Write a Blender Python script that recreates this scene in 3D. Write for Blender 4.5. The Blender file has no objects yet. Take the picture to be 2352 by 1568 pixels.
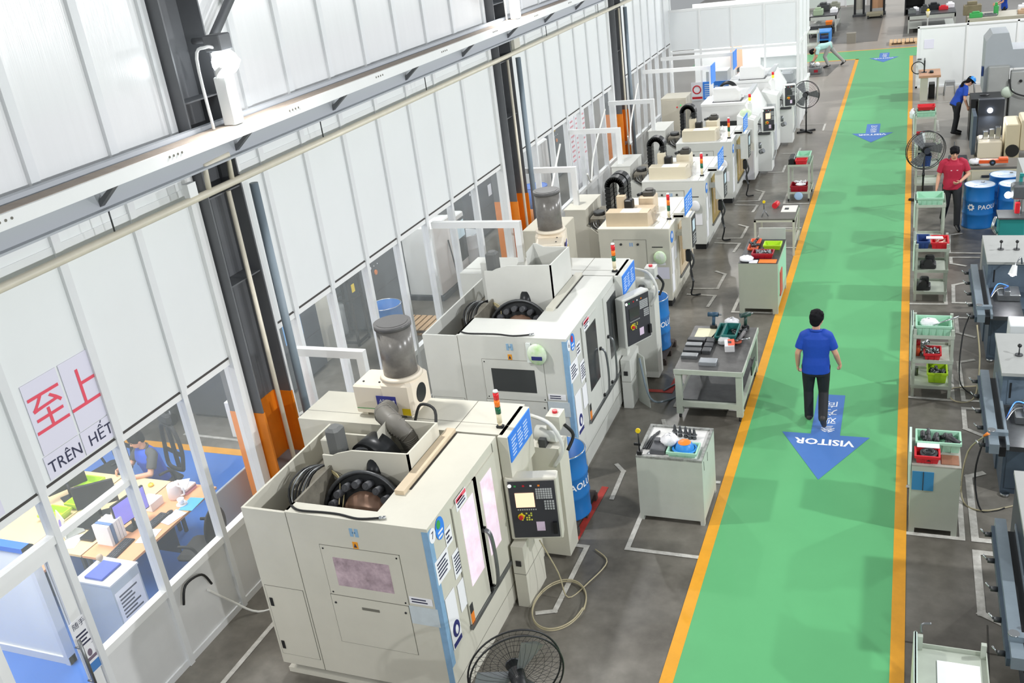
import bpy, math, random
from mathutils import Vector, Matrix
random.seed(7)
PI = math.pi
SC = bpy.context.scene
COL = SC.collection

# ---------------------------------------------------------------- camera
def rad(*a): return [math.radians(v) for v in a]
_a, _b, _g = rad(-23.973, -23.4866, -7.6112)
fw = Vector((math.sin(_a)*math.cos(_b), math.cos(_a)*math.cos(_b), math.sin(_b)))
rt = fw.cross(Vector((0, 0, 1))).normalized(); up = rt.cross(fw)
r2 = math.cos(_g)*rt + math.sin(_g)*up; u2 = -math.sin(_g)*rt + math.cos(_g)*up
cam = bpy.data.cameras.new('camera'); cam.sensor_width = 36; cam.lens = 2191.89/2352*36
cam.clip_start = .05; cam.clip_end = 300
co = bpy.data.objects.new('camera', cam); COL.objects.link(co)
m4 = Matrix((r2, u2, -fw)).transposed().to_4x4(); m4.translation = (0, 0, 6.88)
co.matrix_world = m4; SC.camera = co

# ---------------------------------------------------------------- world, exposure, lamps
W = bpy.data.worlds.new('world'); SC.world = W; W.use_nodes = True
W.node_tree.nodes['Background'].inputs[0].default_value = (.93, .97, 1, 1)
W.node_tree.nodes['Background'].inputs[1].default_value = .4
SC.view_settings.view_transform = 'Standard'; SC.view_settings.look = 'None'
SC.view_settings.exposure = 0.0; SC.view_settings.gamma = 1; SC.view_settings.use_curve_mapping = False
def area(name, loc, to, size, power, col=(1, 1, 1), size_y=None):
    l = bpy.data.lights.new(name, 'AREA'); l.shape = 'DISK' if size_y is None else 'RECTANGLE'
    l.size = size
    if size_y: l.size_y = size_y
    l.energy = power; l.color = col
    o = bpy.data.objects.new(name, l); COL.objects.link(o); o.location = loc
    o.rotation_euler = (Vector(to)-Vector(loc)).to_track_quat('-Z', 'Y').to_euler()
    return o
# column floodlights: one on every column of both sides of the hall, lamps of the place
for k in range(9):
    y = 8.25+8.2*(k-1) if k else .2
    area('flood_left', (-6.25, y, 6.1), (0, y+.6, 0), .3, 215, (1, .985, .96))
    area('flood_right', (6.3, y+.4, 6.4), (-5, y+.4, 2.2), .3, 455, (.97, .985, 1))

# unseen area lights added to brighten office and compressor room behind the left wall
for y in (4.5, 7.5): area('office_fill_light', (-9.3, y, 3.6), (-9.3, y, 0), 1.6, 125, (1, .99, .97), 1.2)
for y in (11.5, 15.5, 19.5, 23.5, 27.5): area('plant_room_fill_light', (-9.3, y, 4.2), (-9.3, y, 0), 1.2, 85, (.96, .99, 1), 1.2)
for y in (32.6,): area('glass_room_lamp', (-5, y, 3.6), (-5, y, 0), 1.2, 90, (1, 1, 1), 1.2)

# ---------------------------------------------------------------- helpers
def lin(h):
    h = h.lstrip('#'); v = [int(h[i:i+2], 16)/255 for i in (0, 2, 4)]
    return tuple(c/12.92 if c <= .04045 else ((c+.055)/1.055)**2.4 for c in v)
MATS = {}
def mat(name, h, rough=.55, metal=0., var=0., scale=3., h2=None, bump=0., bscale=40., emit=0., spec=.5, stretch=None):
    if name in MATS: return MATS[name]
    m = bpy.data.materials.new(name); m.use_nodes = True; MATS[name] = m
    nt = m.node_tree; b = nt.nodes['Principled BSDF']; c = lin(h)
    b.inputs['Base Color'].default_value = (*c, 1); b.inputs['Roughness'].default_value = rough
    b.inputs['Metallic'].default_value = metal; b.inputs['Specular IOR Level'].default_value = spec
    if emit:
        b.inputs['Emission Color'].default_value = (*c, 1); b.inputs['Emission Strength'].default_value = emit
    if var or h2 or bump:
        tc = nt.nodes.new('ShaderNodeTexCoord'); vec = tc.outputs['Object']
        if stretch:
            mp = nt.nodes.new('ShaderNodeMapping'); mp.inputs['Scale'].default_value = stretch
            nt.links.new(vec, mp.inputs[0]); vec = mp.outputs[0]
    if var or h2:
        n = nt.nodes.new('ShaderNodeTexNoise'); n.inputs['Scale'].default_value = scale; n.inputs['Detail'].default_value = 6
        n.inputs['Roughness'].default_value = .65
        nt.links.new(vec, n.inputs['Vector'])
        r = nt.nodes.new('ShaderNodeValToRGB'); r.color_ramp.elements[0].position = .32; r.color_ramp.elements[1].position = .68
        c2 = lin(h2) if h2 else tuple(x*(1-var) for x in c)
        r.color_ramp.elements[0].color = (*c2, 1); r.color_ramp.elements[1].color = (*c, 1)
        nt.links.new(n.outputs[0], r.inputs[0]); nt.links.new(r.outputs[0], b.inputs['Base Color'])
    if bump:
        n2 = nt.nodes.new('ShaderNodeTexNoise'); n2.inputs['Scale'].default_value = bscale
        nt.links.new(vec, n2.inputs['Vector'])
        bp = nt.nodes.new('ShaderNodeBump'); bp.inputs['Strength'].default_value = bump; bp.inputs['Distance'].default_value = .01
        nt.links.new(n2.outputs[0], bp.inputs['Height']); nt.links.new(bp.outputs[0], b.inputs['Normal'])
    return m
def glass(name, h='eef5f5', rough=.03, alpha=.1, spec=.5):
    # thin architectural pane: mostly clear, a little tint and gloss
    m = bpy.data.materials.new(name); m.use_nodes = True; MATS[name] = m
    b = m.node_tree.nodes['Principled BSDF']; b.inputs['Base Color'].default_value = (*lin(h), 1)
    b.inputs['Roughness'].default_value = rough; b.inputs['Alpha'].default_value = alpha
    b.inputs['Specular IOR Level'].default_value = spec
    return m

white = mat('white_paint', 'f2f3f2', .45, var=.04, scale=2)
panelw = mat('white_panel', 'f1f4f4', .42, var=.03, scale=.7)
polyc = mat('polycarbonate', 'f3f4f4', .22, var=.03, scale=.8, bump=.15, bscale=6, stretch=(1, 14, .3))
studw = mat('aluminium_stud', 'e9ebec', .4, var=.04)
kick = mat('kick_panel', 'e3e4e4', .5, var=.06, scale=2)
jointm = mat('joint_dark', '4b4846', .8)
steelg = mat('column_grey', '6d6f72', .5, var=.15, scale=2)
orangep = mat('column_orange', 'f08a1d', .45, var=.1, scale=5)
greyblue = mat('pipe_bluegrey', '7c8a94', .4, var=.1)
dust = mat('dusty_top', '9d9186', .8, var=.2, scale=6)
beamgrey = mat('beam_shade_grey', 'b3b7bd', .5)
cream = mat('cream_pipe', 'e6dfcc', .4, var=.1, scale=5)
mbeige = mat('machine_beige', 'd9d6c8', .42, var=.06, scale=2.5)
mgrey = mat('machine_grey', 'd9dad4', .42, var=.06, scale=2.5)
mwhite = mat('machine_white', 'e9eae7', .4, var=.04, scale=3)
mtan = mat('machine_tan', 'dcc9ac', .5, var=.08, scale=2.5)
seam = mat('seam', '77756b', .7)
dirty = mat('dirty_inside', '8f8a7d', .7, var=.45, scale=5)
grime = mat('grimy_brown', '6c6258', .6, var=.4, scale=6)
black = mat('black_plastic', '1c1d1f', .4)
blackm = mat('black_metal', '26282a', .38, .4)
rubber = mat('rubber', '222324', .7)
chrome = mat('chrome', 'c9ccce', .2, 1.)
steel = mat('steel', '8e9193', .35, .8, var=.2, scale=8)
dsteel = mat('dark_steel', '57595b', .4, .6, var=.3, scale=8)
tgreen = mat('cart_greygreen', 'b9c0b3', .5, var=.12, scale=5)
cabgrey = mat('cabinet_grey', 'c6cac2', .5, var=.08, scale=4)
mint = mat('mint_plastic', 'a9d8bd', .35)
redp = mat('red_plastic', 'd42a34', .35)
dredp = mat('dark_red_plastic', 'a3182b', .35)
lime = mat('lime_plastic', 'b6dd2b', .35)
bluep = mat('blue_plastic', '2f6fd0', .35)
navy = mat('navy_plastic', '2e4a86', .4)
skyb = mat('sky_blue', '2f8fe0', .4)
orangeb = mat('orange_plastic', 'f58a2d', .4)
yellowp = mat('yellow_plastic', 'f2d21f', .4)
greenp = mat('green_plastic', '3fa857', .4)
tealp = mat('teal_paint', '2b8f8c', .35)
paper = mat('paper', 'f4f4f8', .8)
paperl = mat('paper_lilac', 'e6e4f3', .8)
ink = mat('ink_dark', '3a3c55', .8)
redink = mat('ink_red', 'ee5a6d', .8)
signb = mat('sign_blue', '3a8cf0', .5)
tape = mat('blue_tape', '8fb7da', .6, var=.15, scale=9)
skin = mat('skin', 'd8a58a', .5)
hairm = mat('hair_black', '131216', .75, bump=.4, bscale=90, spec=.2)
denim = mat('trousers_black', '1f2126', .75, bump=.2, bscale=120)
wood = mat('pale_wood', 'd9b58a', .6, var=.12, scale=3, stretch=(1, 8, 1))
deskt = mat('desk_orange_wood', 'efb083', .4, var=.06, scale=4)
deskl = mat('desk_light_wood', 'e9cfa3', .4, var=.06, scale=4)
cglass = glass('clear_glass')
mglass = mat('tinted_window', '3d4042', .12, spec=.6)
drumb = mat('drum_blue', '2276c2', .35, var=.06, scale=3)
drumtop = mat('drum_top_white', 'e7eef2', .4, h2='bcd2ea', scale=3.5)
mill = mat('mill_bluegrey', '4b5a68', .38, var=.15, scale=4)
millg = mat('mill_grey', 'a9aba8', .45, var=.08, scale=4)
cloth = mat('white_rag', 'efeff2', .9, bump=.4, bscale=60)

class MB:
    """collects shapes for ONE mesh object"""
    def __init__(s): s.v = []; s.f = []; s.sm = []
    def add(s, v, f, smooth=False):
        n = len(s.v); s.v += [tuple(p) for p in v]; s.f += [tuple(i+n for i in q) for q in f]; s.sm += [smooth]*len(f); return s
    def box(s, x0, x1, y0, y1, z0, z1):
        v = [(x, y, z) for z in (z0, z1) for y in (y0, y1) for x in (x0, x1)]
        return s.add(v, [(0, 2, 3, 1), (4, 5, 7, 6), (0, 1, 5, 4), (2, 6, 7, 3), (0, 4, 6, 2), (1, 3, 7, 5)])
    def rbox(s, x0, x1, y0, y1, z0, z1, b=.01):
        """box with chamfered vertical and top edges"""
        b = min(b, (x1-x0)/2.2, (y1-y0)/2.2, (z1-z0)/2.2)
        def ring(i, z): return [(x0+i+b, y0+i, z), (x1-i-b, y0+i, z), (x1-i, y0+i+b, z), (x1-i, y1-i-b, z), (x1-i-b, y1-i, z), (x0+i+b, y1-i, z), (x0+i, y1-i-b, z), (x0+i, y0+i+b, z)]
        v = ring(b*.6, z0)+ring(0, z0+b*.6)+ring(0, z1-b)+ring(b, z1)
        f = [tuple(range(7, -1, -1)), tuple(range(24, 32))]
        for r in range(3):
            for i in range(8): j = (i+1) % 8; f.append((r*8+i, r*8+j, r*8+8+j, r*8+8+i))
        return s.add(v, f)
    def prism(s, poly, axis, a, b):
        """extrude 2-d polygon: axis x -> poly is (y,z); y -> (x,z); z -> (x,y)"""
        n = len(poly)
        def P(p, t): return (t, p[0], p[1]) if axis == 'x' else ((p[0], t, p[1]) if axis == 'y' else (p[0], p[1], t))
        v = [P(p, a) for p in poly]+[P(p, b) for p in poly]
        return s.add(v, [tuple(range(n)), tuple(range(2*n-1, n-1, -1))]+[(i, i+n, (i+1) % n+n, (i+1) % n) for i in range(n)])
    def frust(s, p0, p1, r0, r1=None, n=16, caps=True, smooth=True):
        p0 = Vector(p0); p1 = Vector(p1); r1 = r0 if r1 is None else r1
        d = (p1-p0).normalized(); a = d.orthogonal().normalized(); b = d.cross(a)
        v = []
        for p, r in ((p0, r0), (p1, r1)):
            v += [p+r*(math.cos(t)*a+math.sin(t)*b) for t in (2*PI*i/n for i in range(n))]
        k = len(s.v)
        s.add(v, [(i, (i+1) % n, n+(i+1) % n, n+i) for i in range(n)], smooth)
        if caps: s.f += [tuple(k+i for i in range(n-1, -1, -1)), tuple(k+n+i for i in range(n))]; s.sm += [False]*2
        return s
    def lathe(s, prof, c=(0, 0, 0), n=24, smooth=True):
        v = []; f = []
        for r, z in prof: v += [(c[0]+r*math.cos(2*PI*i/n), c[1]+r*math.sin(2*PI*i/n), c[2]+z) for i in range(n)]
        for k in range(len(prof)-1):
            for i in range(n): j = (i+1) % n; f.append((k*n+i, k*n+j, k*n+n+j, k*n+n+i))
        return s.add(v, f, smooth)
    def ball(s, c, r, n=14, m=9, rot=None):
        rx, ry, rz = (r, r, r) if not hasattr(r, '__len__') else r
        v = []; f = []
        for j in range(m+1):
            t = PI*j/m
            for i in range(n):
                a = 2*PI*i/n; p = Vector((rx*math.sin(t)*math.cos(a), ry*math.sin(t)*math.sin(a), -rz*math.cos(t)))
                if rot: p = rot @ p
                v.append(p+Vector(c))
        for j in range(m):
            for i in range(n): k = (i+1) % n; f.append((j*n+i, j*n+k, j*n+n+k, j*n+n+i))
        return s.add(v, f, True)
    def tube(s, pts, r, n=8, smooth_path=True, radii=None):
        P = [Vector(p) for p in pts]
        if smooth_path and len(P) > 2:
            Q = []
            for i in range(len(P)-1):
                p0, p1, p2, p3 = P[max(i-1, 0)], P[i], P[i+1], P[min(i+2, len(P)-1)]
                for k in range(5):
                    t = k/5; Q.append(.5*((2*p1)+(p2-p0)*t+(2*p0-5*p1+4*p2-p3)*t*t+(3*p1-p0-3*p2+p3)*t**3))
            P = Q+[P[-1]]
        d0 = (P[1]-P[0]).normalized(); a = d0.orthogonal().normalized(); v = []
        for i, p in enumerate(P):
            d = (P[min(i+1, len(P)-1)]-P[max(i-1, 0)]).normalized()
            a = (a-d*a.dot(d)).normalized(); b = d.cross(a)
            rr = r if radii is None else radii[0]+(radii[1]-radii[0])*i/(len(P)-1)
            v += [p+rr*(math.cos(2*PI*k/n)*a+math.sin(2*PI*k/n)*b) for k in range(n)]
        f = []
        for i in range(len(P)-1):
            for k in range(n): j = (k+1) % n; f.append((i*n+k, i*n+j, i*n+n+j, i*n+n+k))
        k0 = len(s.v); s.add(v, f, True); L = (len(P)-1)*n
        s.f += [tuple(k0+i for i in range(n-1, -1, -1)), tuple(k0+L+i for i in range(n))]; s.sm += [False]*2
        return s
    def torus(s, c, R, r, axis='z', n=40, m=8, rot=None):
        v = []; f = []
        for i in range(n):
            t = 2*PI*i/n
            for j in range(m):
                q = 2*PI*j/m; x = (R+r*math.cos(q))*math.cos(t); y = (R+r*math.cos(q))*math.sin(t); z = r*math.sin(q)
                p = Vector((x, y, z)) if axis == 'z' else (Vector((x, z, y)) if axis == 'y' else Vector((z, x, y)))
                if rot: p = rot @ p
                v.append(p+Vector(c))
        for i in range(n):
            for j in range(m): f.append((i*m+j, ((i+1) % n)*m+j, ((i+1) % n)*m+(j+1) % m, i*m+(j+1) % m))
        return s.add(v, f, True)
    def xf(s, M):
        s.v = [tuple(M @ Vector(p)) for p in s.v]; return s
    def build(s, name, material, parent=None, loc=None, rz=0):
        me = bpy.data.meshes.new(name); me.from_pydata(s.v, [], s.f); me.polygons.foreach_set('use_smooth', s.sm)
        me.materials.append(material); me.update()
        import bmesh
        bm = bmesh.new(); bm.from_mesh(me); bmesh.ops.recalc_face_normals(bm, faces=bm.faces); bm.to_mesh(me); bm.free()
        o = bpy.data.objects.new(name, me); COL.objects.link(o)
        if parent: o.parent = parent
        if loc is not None: o.location = loc
        if rz: o.rotation_euler = (0, 0, rz)
        return o
def tag(o, label=None, cat=None, group=None, kind=None):
    if label: o['label'] = label
    if cat: o['category'] = cat
    if group: o['group'] = group
    if kind: o['kind'] = kind
    return o
def thing(name, label, cat, loc=(0, 0, 0), rz=0, group=None):
    o = bpy.data.objects.new(name, None); COL.objects.link(o); o.location = loc; o.rotation_euler = (0, 0, rz)
    o.empty_display_size = .2
    return tag(o, label, cat, group)
def struct(name, label, mb=None, m=None, cat=None):
    o = mb.build(name, m) if mb else bpy.data.objects.new(name, None)
    if not mb: COL.objects.link(o)
    return tag(o, label, cat or name.split('_')[0], kind='structure')
def dup(o, label=None, loc=None, rz=None, parent=None):
    c = o.copy(); COL.objects.link(c); c.parent = parent
    if label: c['label'] = label
    if loc is not None: c.location = loc
    if rz is not None: c.rotation_euler = (0, 0, rz)
    for ch in list(o.children): dup(ch, parent=c)
    return c
def Bx(*a): return MB().box(*a)
def textmesh(body, size, M, wrap=None, bold=0.0):
    """letters as flat mesh: returns MB; local text plane xy, then matrix M; wrap=(radius) bends x round a z-cylinder"""
    c = bpy.data.curves.new('t', 'FONT'); c.body = body; c.size = size; c.align_x = 'CENTER'; c.align_y = 'CENTER'; c.offset = bold; c.resolution_u = 2
    o = bpy.data.objects.new('t', c); COL.objects.link(o); bpy.context.view_layer.update()
    me = bpy.data.meshes.new_from_object(o.evaluated_get(bpy.context.evaluated_depsgraph_get()))
    v = [Vector(p.co) for p in me.vertices]; f = [tuple(p.vertices) for p in me.polygons]
    if wrap: v = [Vector((wrap*math.sin(p.x/wrap), -wrap*math.cos(p.x/wrap), p.y)) for p in v]
    bpy.data.objects.remove(o); bpy.data.curves.remove(c); bpy.data.meshes.remove(me)
    return MB().add([M @ p for p in v], f)
def T(x, y, z): return Matrix.Translation((x, y, z))
def Rx(a): return Matrix.Rotation(a, 4, 'X')
def Ry(a): return Matrix.Rotation(a, 4, 'Y')
def Rz(a): return Matrix.Rotation(a, 4, 'Z')
FRONT = Rx(PI/2)                       # text plane facing -Y
SIDE = Rz(PI/2) @ Rx(PI/2)             # text plane facing +X
def lines_y(mb, x0, x1, y, z0, z1, n, fill=.45, jit=.4):
    """rows of print on a sheet facing -Y"""
    h = (z1-z0)/n
    for i in range(n):
        w = (x1-x0)*(1-jit*random.random()); z = z1-(i+.5)*h; mb.box(x0, x0+w, y-.001, y+.001, z-h*fill/2, z+h*fill/2)
    return mb
def lines_x(mb, x, y0, y1, z0, z1, n, fill=.45, jit=.4):
    h = (z1-z0)/n
    for i in range(n):
        w = (y1-y0)*(1-jit*random.random()); z = z1-(i+.5)*h; mb.box(x-.001, x+.001, y0, y0+w, z-h*fill/2, z+h*fill/2)
    return mb
# ================================================================ floor, aisle and floor markings
def floor_mat():
    m = bpy.data.materials.new('concrete'); m.use_nodes = True; nt = m.node_tree; b = nt.nodes['Principled BSDF']
    tc = nt.nodes.new('ShaderNodeTexCoord'); n = nt.nodes.new('ShaderNodeTexNoise'); n.inputs['Scale'].default_value = .55; n.inputs['Detail'].default_value = 8; n.inputs['Roughness'].default_value = .62
    nt.links.new(tc.outputs['Object'], n.inputs['Vector'])
    r = nt.nodes.new('ShaderNodeValToRGB'); e = r.color_ramp.elements
    e[0].position = .34; e[0].color = (*lin('4d4942'), 1); e[1].position = .66; e[1].color = (*lin('89857d'), 1)
    k = e.new(.5); k.color = (*lin('6f6b63'), 1)
    nt.links.new(n.outputs[0], r.inputs[0])
    n2 = nt.nodes.new('ShaderNodeTexNoise'); n2.inputs['Scale'].default_value = 7; n2.inputs['Detail'].default_value = 5
    nt.links.new(tc.outputs['Object'], n2.inputs['Vector'])
    mx = nt.nodes.new('ShaderNodeMix'); mx.data_type = 'RGBA'; mx.blend_type = 'SOFT_LIGHT'; mx.inputs[0].default_value = .35
    nt.links.new(r.outputs[0], mx.inputs[6]); nt.links.new(n2.outputs[0], mx.inputs[7]); sx = nt.nodes.new('ShaderNodeSeparateXYZ'); nt.links.new(tc.outputs['Object'], sx.inputs[0])
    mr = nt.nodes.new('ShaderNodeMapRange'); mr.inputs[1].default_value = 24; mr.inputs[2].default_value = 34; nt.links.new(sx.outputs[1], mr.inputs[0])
    m2 = nt.nodes.new('ShaderNodeMix'); m2.data_type = 'RGBA'; m2.blend_type = 'MIX'; m2.inputs[7].default_value = (*lin('aaa197'), 1)  # far-end floor sheen painted in as a lighter beige
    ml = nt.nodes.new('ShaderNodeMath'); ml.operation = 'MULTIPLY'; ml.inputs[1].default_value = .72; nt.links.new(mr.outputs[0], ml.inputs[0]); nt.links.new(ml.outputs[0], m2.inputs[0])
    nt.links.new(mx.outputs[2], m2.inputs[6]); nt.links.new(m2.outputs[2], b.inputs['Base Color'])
    b.inputs['Roughness'].default_value = .3; b.inputs['Specular IOR Level'].default_value = .5
    return m
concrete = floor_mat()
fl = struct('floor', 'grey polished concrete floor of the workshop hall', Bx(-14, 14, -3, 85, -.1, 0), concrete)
gm = mat('aisle_green', '64b478', .34, var=.05, scale=1.5, spec=.35); ym = mat('line_yellow', 'eda728', .45, var=.1, scale=6)
am = mat('arrow_blue', '4979c1', .5, var=.05); wl = mat('line_white', 'd5d3cc', .6, h2='a9a69e', scale=9)
Bx(-1.87, .07, -1, 45.3, 0, .004).add(*[(p, q) for p, q in [([(-9, 43.15, .004), (-1.87, 43.15, .004), (-1.87, 45.3, .004), (-9, 45.3, .004)], [(0, 1, 2, 3)])]][0]).add([(.07, 43.1, .004), (3.2, 43.1, .004), (3.2, 45.3, .004), (.07, 45.3, .004)], [(0, 1, 2, 3)]).build('aisle_paint', gm, fl)
for a in ((-2, -1.87, -1, 43.15), (.07, .2, -1, 43.1), (-9, -1.87, 43.02, 43.15), (-9, 3.2, 45.3, 45.42)):
    Bx(*a, 0, .006).build('yellow_stripe', ym, fl)
def line(pts, w=.06, m=wl, name='floor_line', z=.005):
    mb = MB()
    for k, ((x0, y0), (x1, y1)) in enumerate(zip(pts, pts[1:])):
        z += .0006
        d = Vector((x1-x0, y1-y0, 0)).normalized(); n = Vector((-d.y, d.x, 0))*w/2; a = Vector((x0, y0, z))-d*w/2; b = Vector((x1, y1, z))+d*w/2
        mb.add([a-n, b-n, b+n, a+n], [(0, 1, 2, 3)])
    return mb.build(name, m, fl)
line([(-2.0, 8.91), (-2.84, 8.91), (-2.84, 10.45), (-2.05, 10.5)])
line([(-3.5, 7.6), (-3.33, 7.67), (-3.32, 8.85), (-3.8, 8.85)]); line([(-6.4, 4.9), (-6.4, 7.6)])
line([(-3.45, 10.7), (-3.32, 10.55), (-3.3, 9.9)]); line([(-1.95, 12.45), (-3.02, 12.45), (-3.0, 14.1), (-2.1, 14.1)]); line([(-2.95, 11.6), (-3.1, 12.0)])
for y in (16.9, 19.9, 22.7):
    line([(-3.72, y), (-3.2, y-.04), (-3.24, y-.58)]); line([(-3.72, y+.3), (-3.22, y+.32), (-3.2, y+1.1), (-3.4, y+1.25)])
line([(-3.3, 25.6), (-2.95, 25.6), (-2.95, 26.3)]); line([(-3.2, 27.6), (-2.75, 27.6), (-2.75, 28.2)]); line([(-2.3, 30.3), (-2.3, 31.2), (-3, 31.2)])
line([(-2.0, 16.1), (-2.75, 16.1), (-2.72, 17.8), (-2.1, 17.85)]); line([(-2.05, 22.75), (-2.6, 22.75), (-2.6, 24), (-2.05, 24)]); line([(-2.03, 19.6), (-2.85, 19.6), (-2.85, 20.9), (-2.05, 20.9)])
line([(.22, 9.82), (.78, 9.82), (.78, 10.75), (.22, 10.8)]); line([(.22, 13.17), (.78, 13.14), (.78, 13.95)]); line([(.22, 16.68), (.78, 16.7), (.78, 17.4)])
line([(1.05, 11.25), (.9, 11.15), (.91, 9.83), (1.6, 9.83)], .08); line([(1.3, 9.6), (.91, 9.6), (.91, 8.57), (1.15, 8.42)], .08)
line([(1.1, 14.5), (.9, 14.4), (.92, 13.16), (1.5, 13.16)]); line([(1.3, 12.93), (.91, 12.93), (.91, 12.35), (1.1, 12.2)])
line([(1.1, 17.72), (.92, 17.6), (.9, 16.77), (1.5, 16.75)]); line([(1.3, 16.12), (.92, 16.12), (.92, 15.5), (1.15, 15.35)])
line([(1.15, 20.5), (.93, 20.4), (.9, 19.32), (1.6, 19.3)]); line([(1.4, 19.07), (.92, 19.07), (.92, 18.72), (1.15, 18.6)])
line([(.25, 29.6), (.9, 29.6), (.9, 31)]); line([(.3, 33.6), (1.6, 33.6)]); line([(.3, 25.4), (1.5, 25.4)])
line([(-9.2, 10.6), (-8.9, 11.7)], .08); line([(-8.4, 11.0), (-7.9, 11.0)]); line([(-10.6, 10.45), (-7.2, 10.35)], .06)
redl = mat('line_red', 'c2453c', .6, var=.3, scale=8)
line([(-3.9, 8.93), (-3.5, 8.9), (-3.46, 10.1)], .09, redl); line([(-3.85, 12.9), (-3.2, 12.9), (-3.16, 14.1)], .09, redl)
crk = mat('floor_joint', '4c4944', .9)
line([(.1, 8.0), (1.3, 8.0)], .012, crk, 'floor_joint'); line([(.95, 8.4), (.9, 7.2)], .012, crk, 'floor_joint')
for i, (x, y) in enumerate(((-.84, 10.77), (-.87, 28.55), (-.9, 41.95))):
    a = [(0, 0), (.57, 1.15), (.19, 1.15), (.19, 2.33), (-.19, 2.33), (-.19, 1.15), (-.57, 1.15)]
    ar = MB().add([(x+p, y+q, .007) for p, q in a], [tuple(range(7))]).build('arrow_marking', am, fl)
    textmesh('VISITOR', .21, T(x, y+.95, .009) @ Rz(PI), bold=.006).build('lettering', paper, ar)
    for k, ch in enumerate('参观方向'):
        textmesh(ch, .2, T(x+.02, y+1.32+k*.24, .009) @ Rz(PI)).build('lettering', paper, ar)

# ================================================================ left wall
XW = -6.98
wall = struct('wall_left', 'long white panelled partition wall with window band along the machines')
bays = [(3.05, 4.03), (4.03, 5.03), (5.03, 6.0), (6.0, 6.97), (6.97, 7.87), (8.6, 9.15), (9.15, 10.03), (10.03, 10.98), (10.98, 11.95), (11.95, 12.93), (12.93, 13.9), (13.9, 14.92), (14.92, 16.25),
        (17.1, 18.1), (18.1, 19.15), (19.15, 20.15), (20.15, 21.15), (21.15, 22.1), (22.1, 23.05), (23.05, 23.95), (24.9, 25.6), (25.6, 26.5), (26.5, 27.3), (27.3, 28.1), (28.1, 29), (29, 30), (30, 30.95)]
wn = 0
for i, (a, b) in enumerate(bays):
    Bx(XW-.03, XW+.04, a+.02, b-.02, 2.84, 4.93).build('upper_panel', panelw, wall)
    Bx(XW-.03, XW+.03, a+.02, b-.02, 4.99, 7.9).build('clerestory_panel', polyc, wall)
    Bx(XW-.05, XW+.045, a+.03, b-.03, 2.815, 2.84).build('shadow_joint', jointm, wall)
    Bx(XW-.04, XW+.05, a, b, 4.66, 4.78).build('girt', studw, wall)
    if i != 1:
        Bx(XW-.02, XW+.02, a+.02, b-.02, .03, .93).build('kick_panel', kick, wall)
        Bx(XW-.04, XW+.04, a+.01, b-.01, 0, .08).build('base_rail', studw, wall)
        wn += 1
        w = struct('window_%d' % wn, 'clear glazed bay %s of the left partition' % ('number %d from the near end' % wn))
        Bx(XW-.005, XW+.005, a+.03, b-.03, 1.0, 2.76).build('glass_pane', cglass, w)
        Bx(XW-.04, XW+.05, a+.02, b-.02, .92, 1.0).build('sill_rail', white, w)
        Bx(XW-.04, XW+.04, a+.02, b-.02, 2.745, 2.815).build('head_rail', white, w)
        if i == 2: Bx(XW-.04, XW+.04, a+.03, b-.03, 2.3, 2.36).build('transom', white, w)
for i in range(len(bays)):
    for y in ([bays[i][0]] if i and bays[i-1][1] == bays[i][0] else [bays[i][0]+.03])+([bays[i][1]-.03] if i+1 == len(bays) or bays[i+1][0] != bays[i][1] else []):
        Bx(XW-.05, XW+.06, y-.035, y+.035, 0, 2.83).build('mullion', studw, wall)
        Bx(XW+.03, XW+.075, y-.045, y+.045, 2.83, 4.93).build('stud', studw, wall)
        Bx(XW+.02, XW+.07, y-.05, y+.05, 4.99, 7.9).build('stud', studw, wall)
# end posts beside the columns
for y in (7.83, 8.64, 16.2, 17.15, 23.9, 24.95):
    Bx(XW-.06, XW+.09, y-.06, y+.06, 0, 4.95).build('end_post', white, wall)
# glazed office door with pull handle
dr = struct('door_1', 'white framed glass office door with long steel pull handle and stuck notices')
y0, y1 = 4.08, 4.98
for nm, a in (('stile', (y0, y0+.1, 0, 2.3)), ('stile', (y1-.12, y1, 0, 2.3)), ('rail', (y0+.1, y1-.12, 2.2, 2.3)), ('rail', (y0+.1, y1-.12, 0, .1))):
    Bx(XW-.03, XW+.03, *a).build(nm, white, dr)
Bx(XW-.005, XW+.005, y0+.1, y1-.12, .1, 2.2).build('glass_pane', cglass, dr)
Bx(XW-.04, XW+.05, 4.0, 5.05, 2.3, 2.38).build('door_head', white, dr)
Bx(XW-.005, XW+.005, 4.06, 5.0, 2.38, 2.76).build('transom_pane', cglass, dr)
Bx(XW-.04, XW+.04, 4.06, 5.0, 2.745, 2.815).build('head_rail', white, dr)
h = MB().tube([(XW+.1, y1-.16, .75), (XW+.1, y1-.16, 1.35)], .017, 10).frust((XW+.02, y1-.16, .85), (XW+.1, y1-.16, .85), .01).frust((XW+.02, y1-.16, 1.25), (XW+.1, y1-.16, 1.25), .01).build('pull_handle', steel, dr)
nt_ = Bx(XW+.03, XW+.034, y1-.16, y1+.03, 1.18, 1.5).build('notice', paper, dr)
textmesh('随手', .075, T(XW+.036, y1-.06, 1.44) @ SIDE).build('lettering', ink, nt_)
lines_x(MB(), XW+.035, y1-.13, y1+.01, 1.2, 1.36, 4).build('print', ink, nt_)
n2_ = Bx(XW+.03, XW+.034, y1-.14, y1+.03, .88, 1.17).build('notice', paper, dr)
MB().box(XW+.034, XW+.036, y1-.13, y1+.02, .89, .99).build('blue_block', mat('print_blue', '4d86c9', .7), n2_)
MB().ball((XW+.034, y1-.05, 1.1), (.002, .028, .04)).box(XW+.034, XW+.036, y1-.1, y1+.01, 1.02, 1.055).build('portrait', mat('print_face', '7d6f80', .7), n2_)
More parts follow.
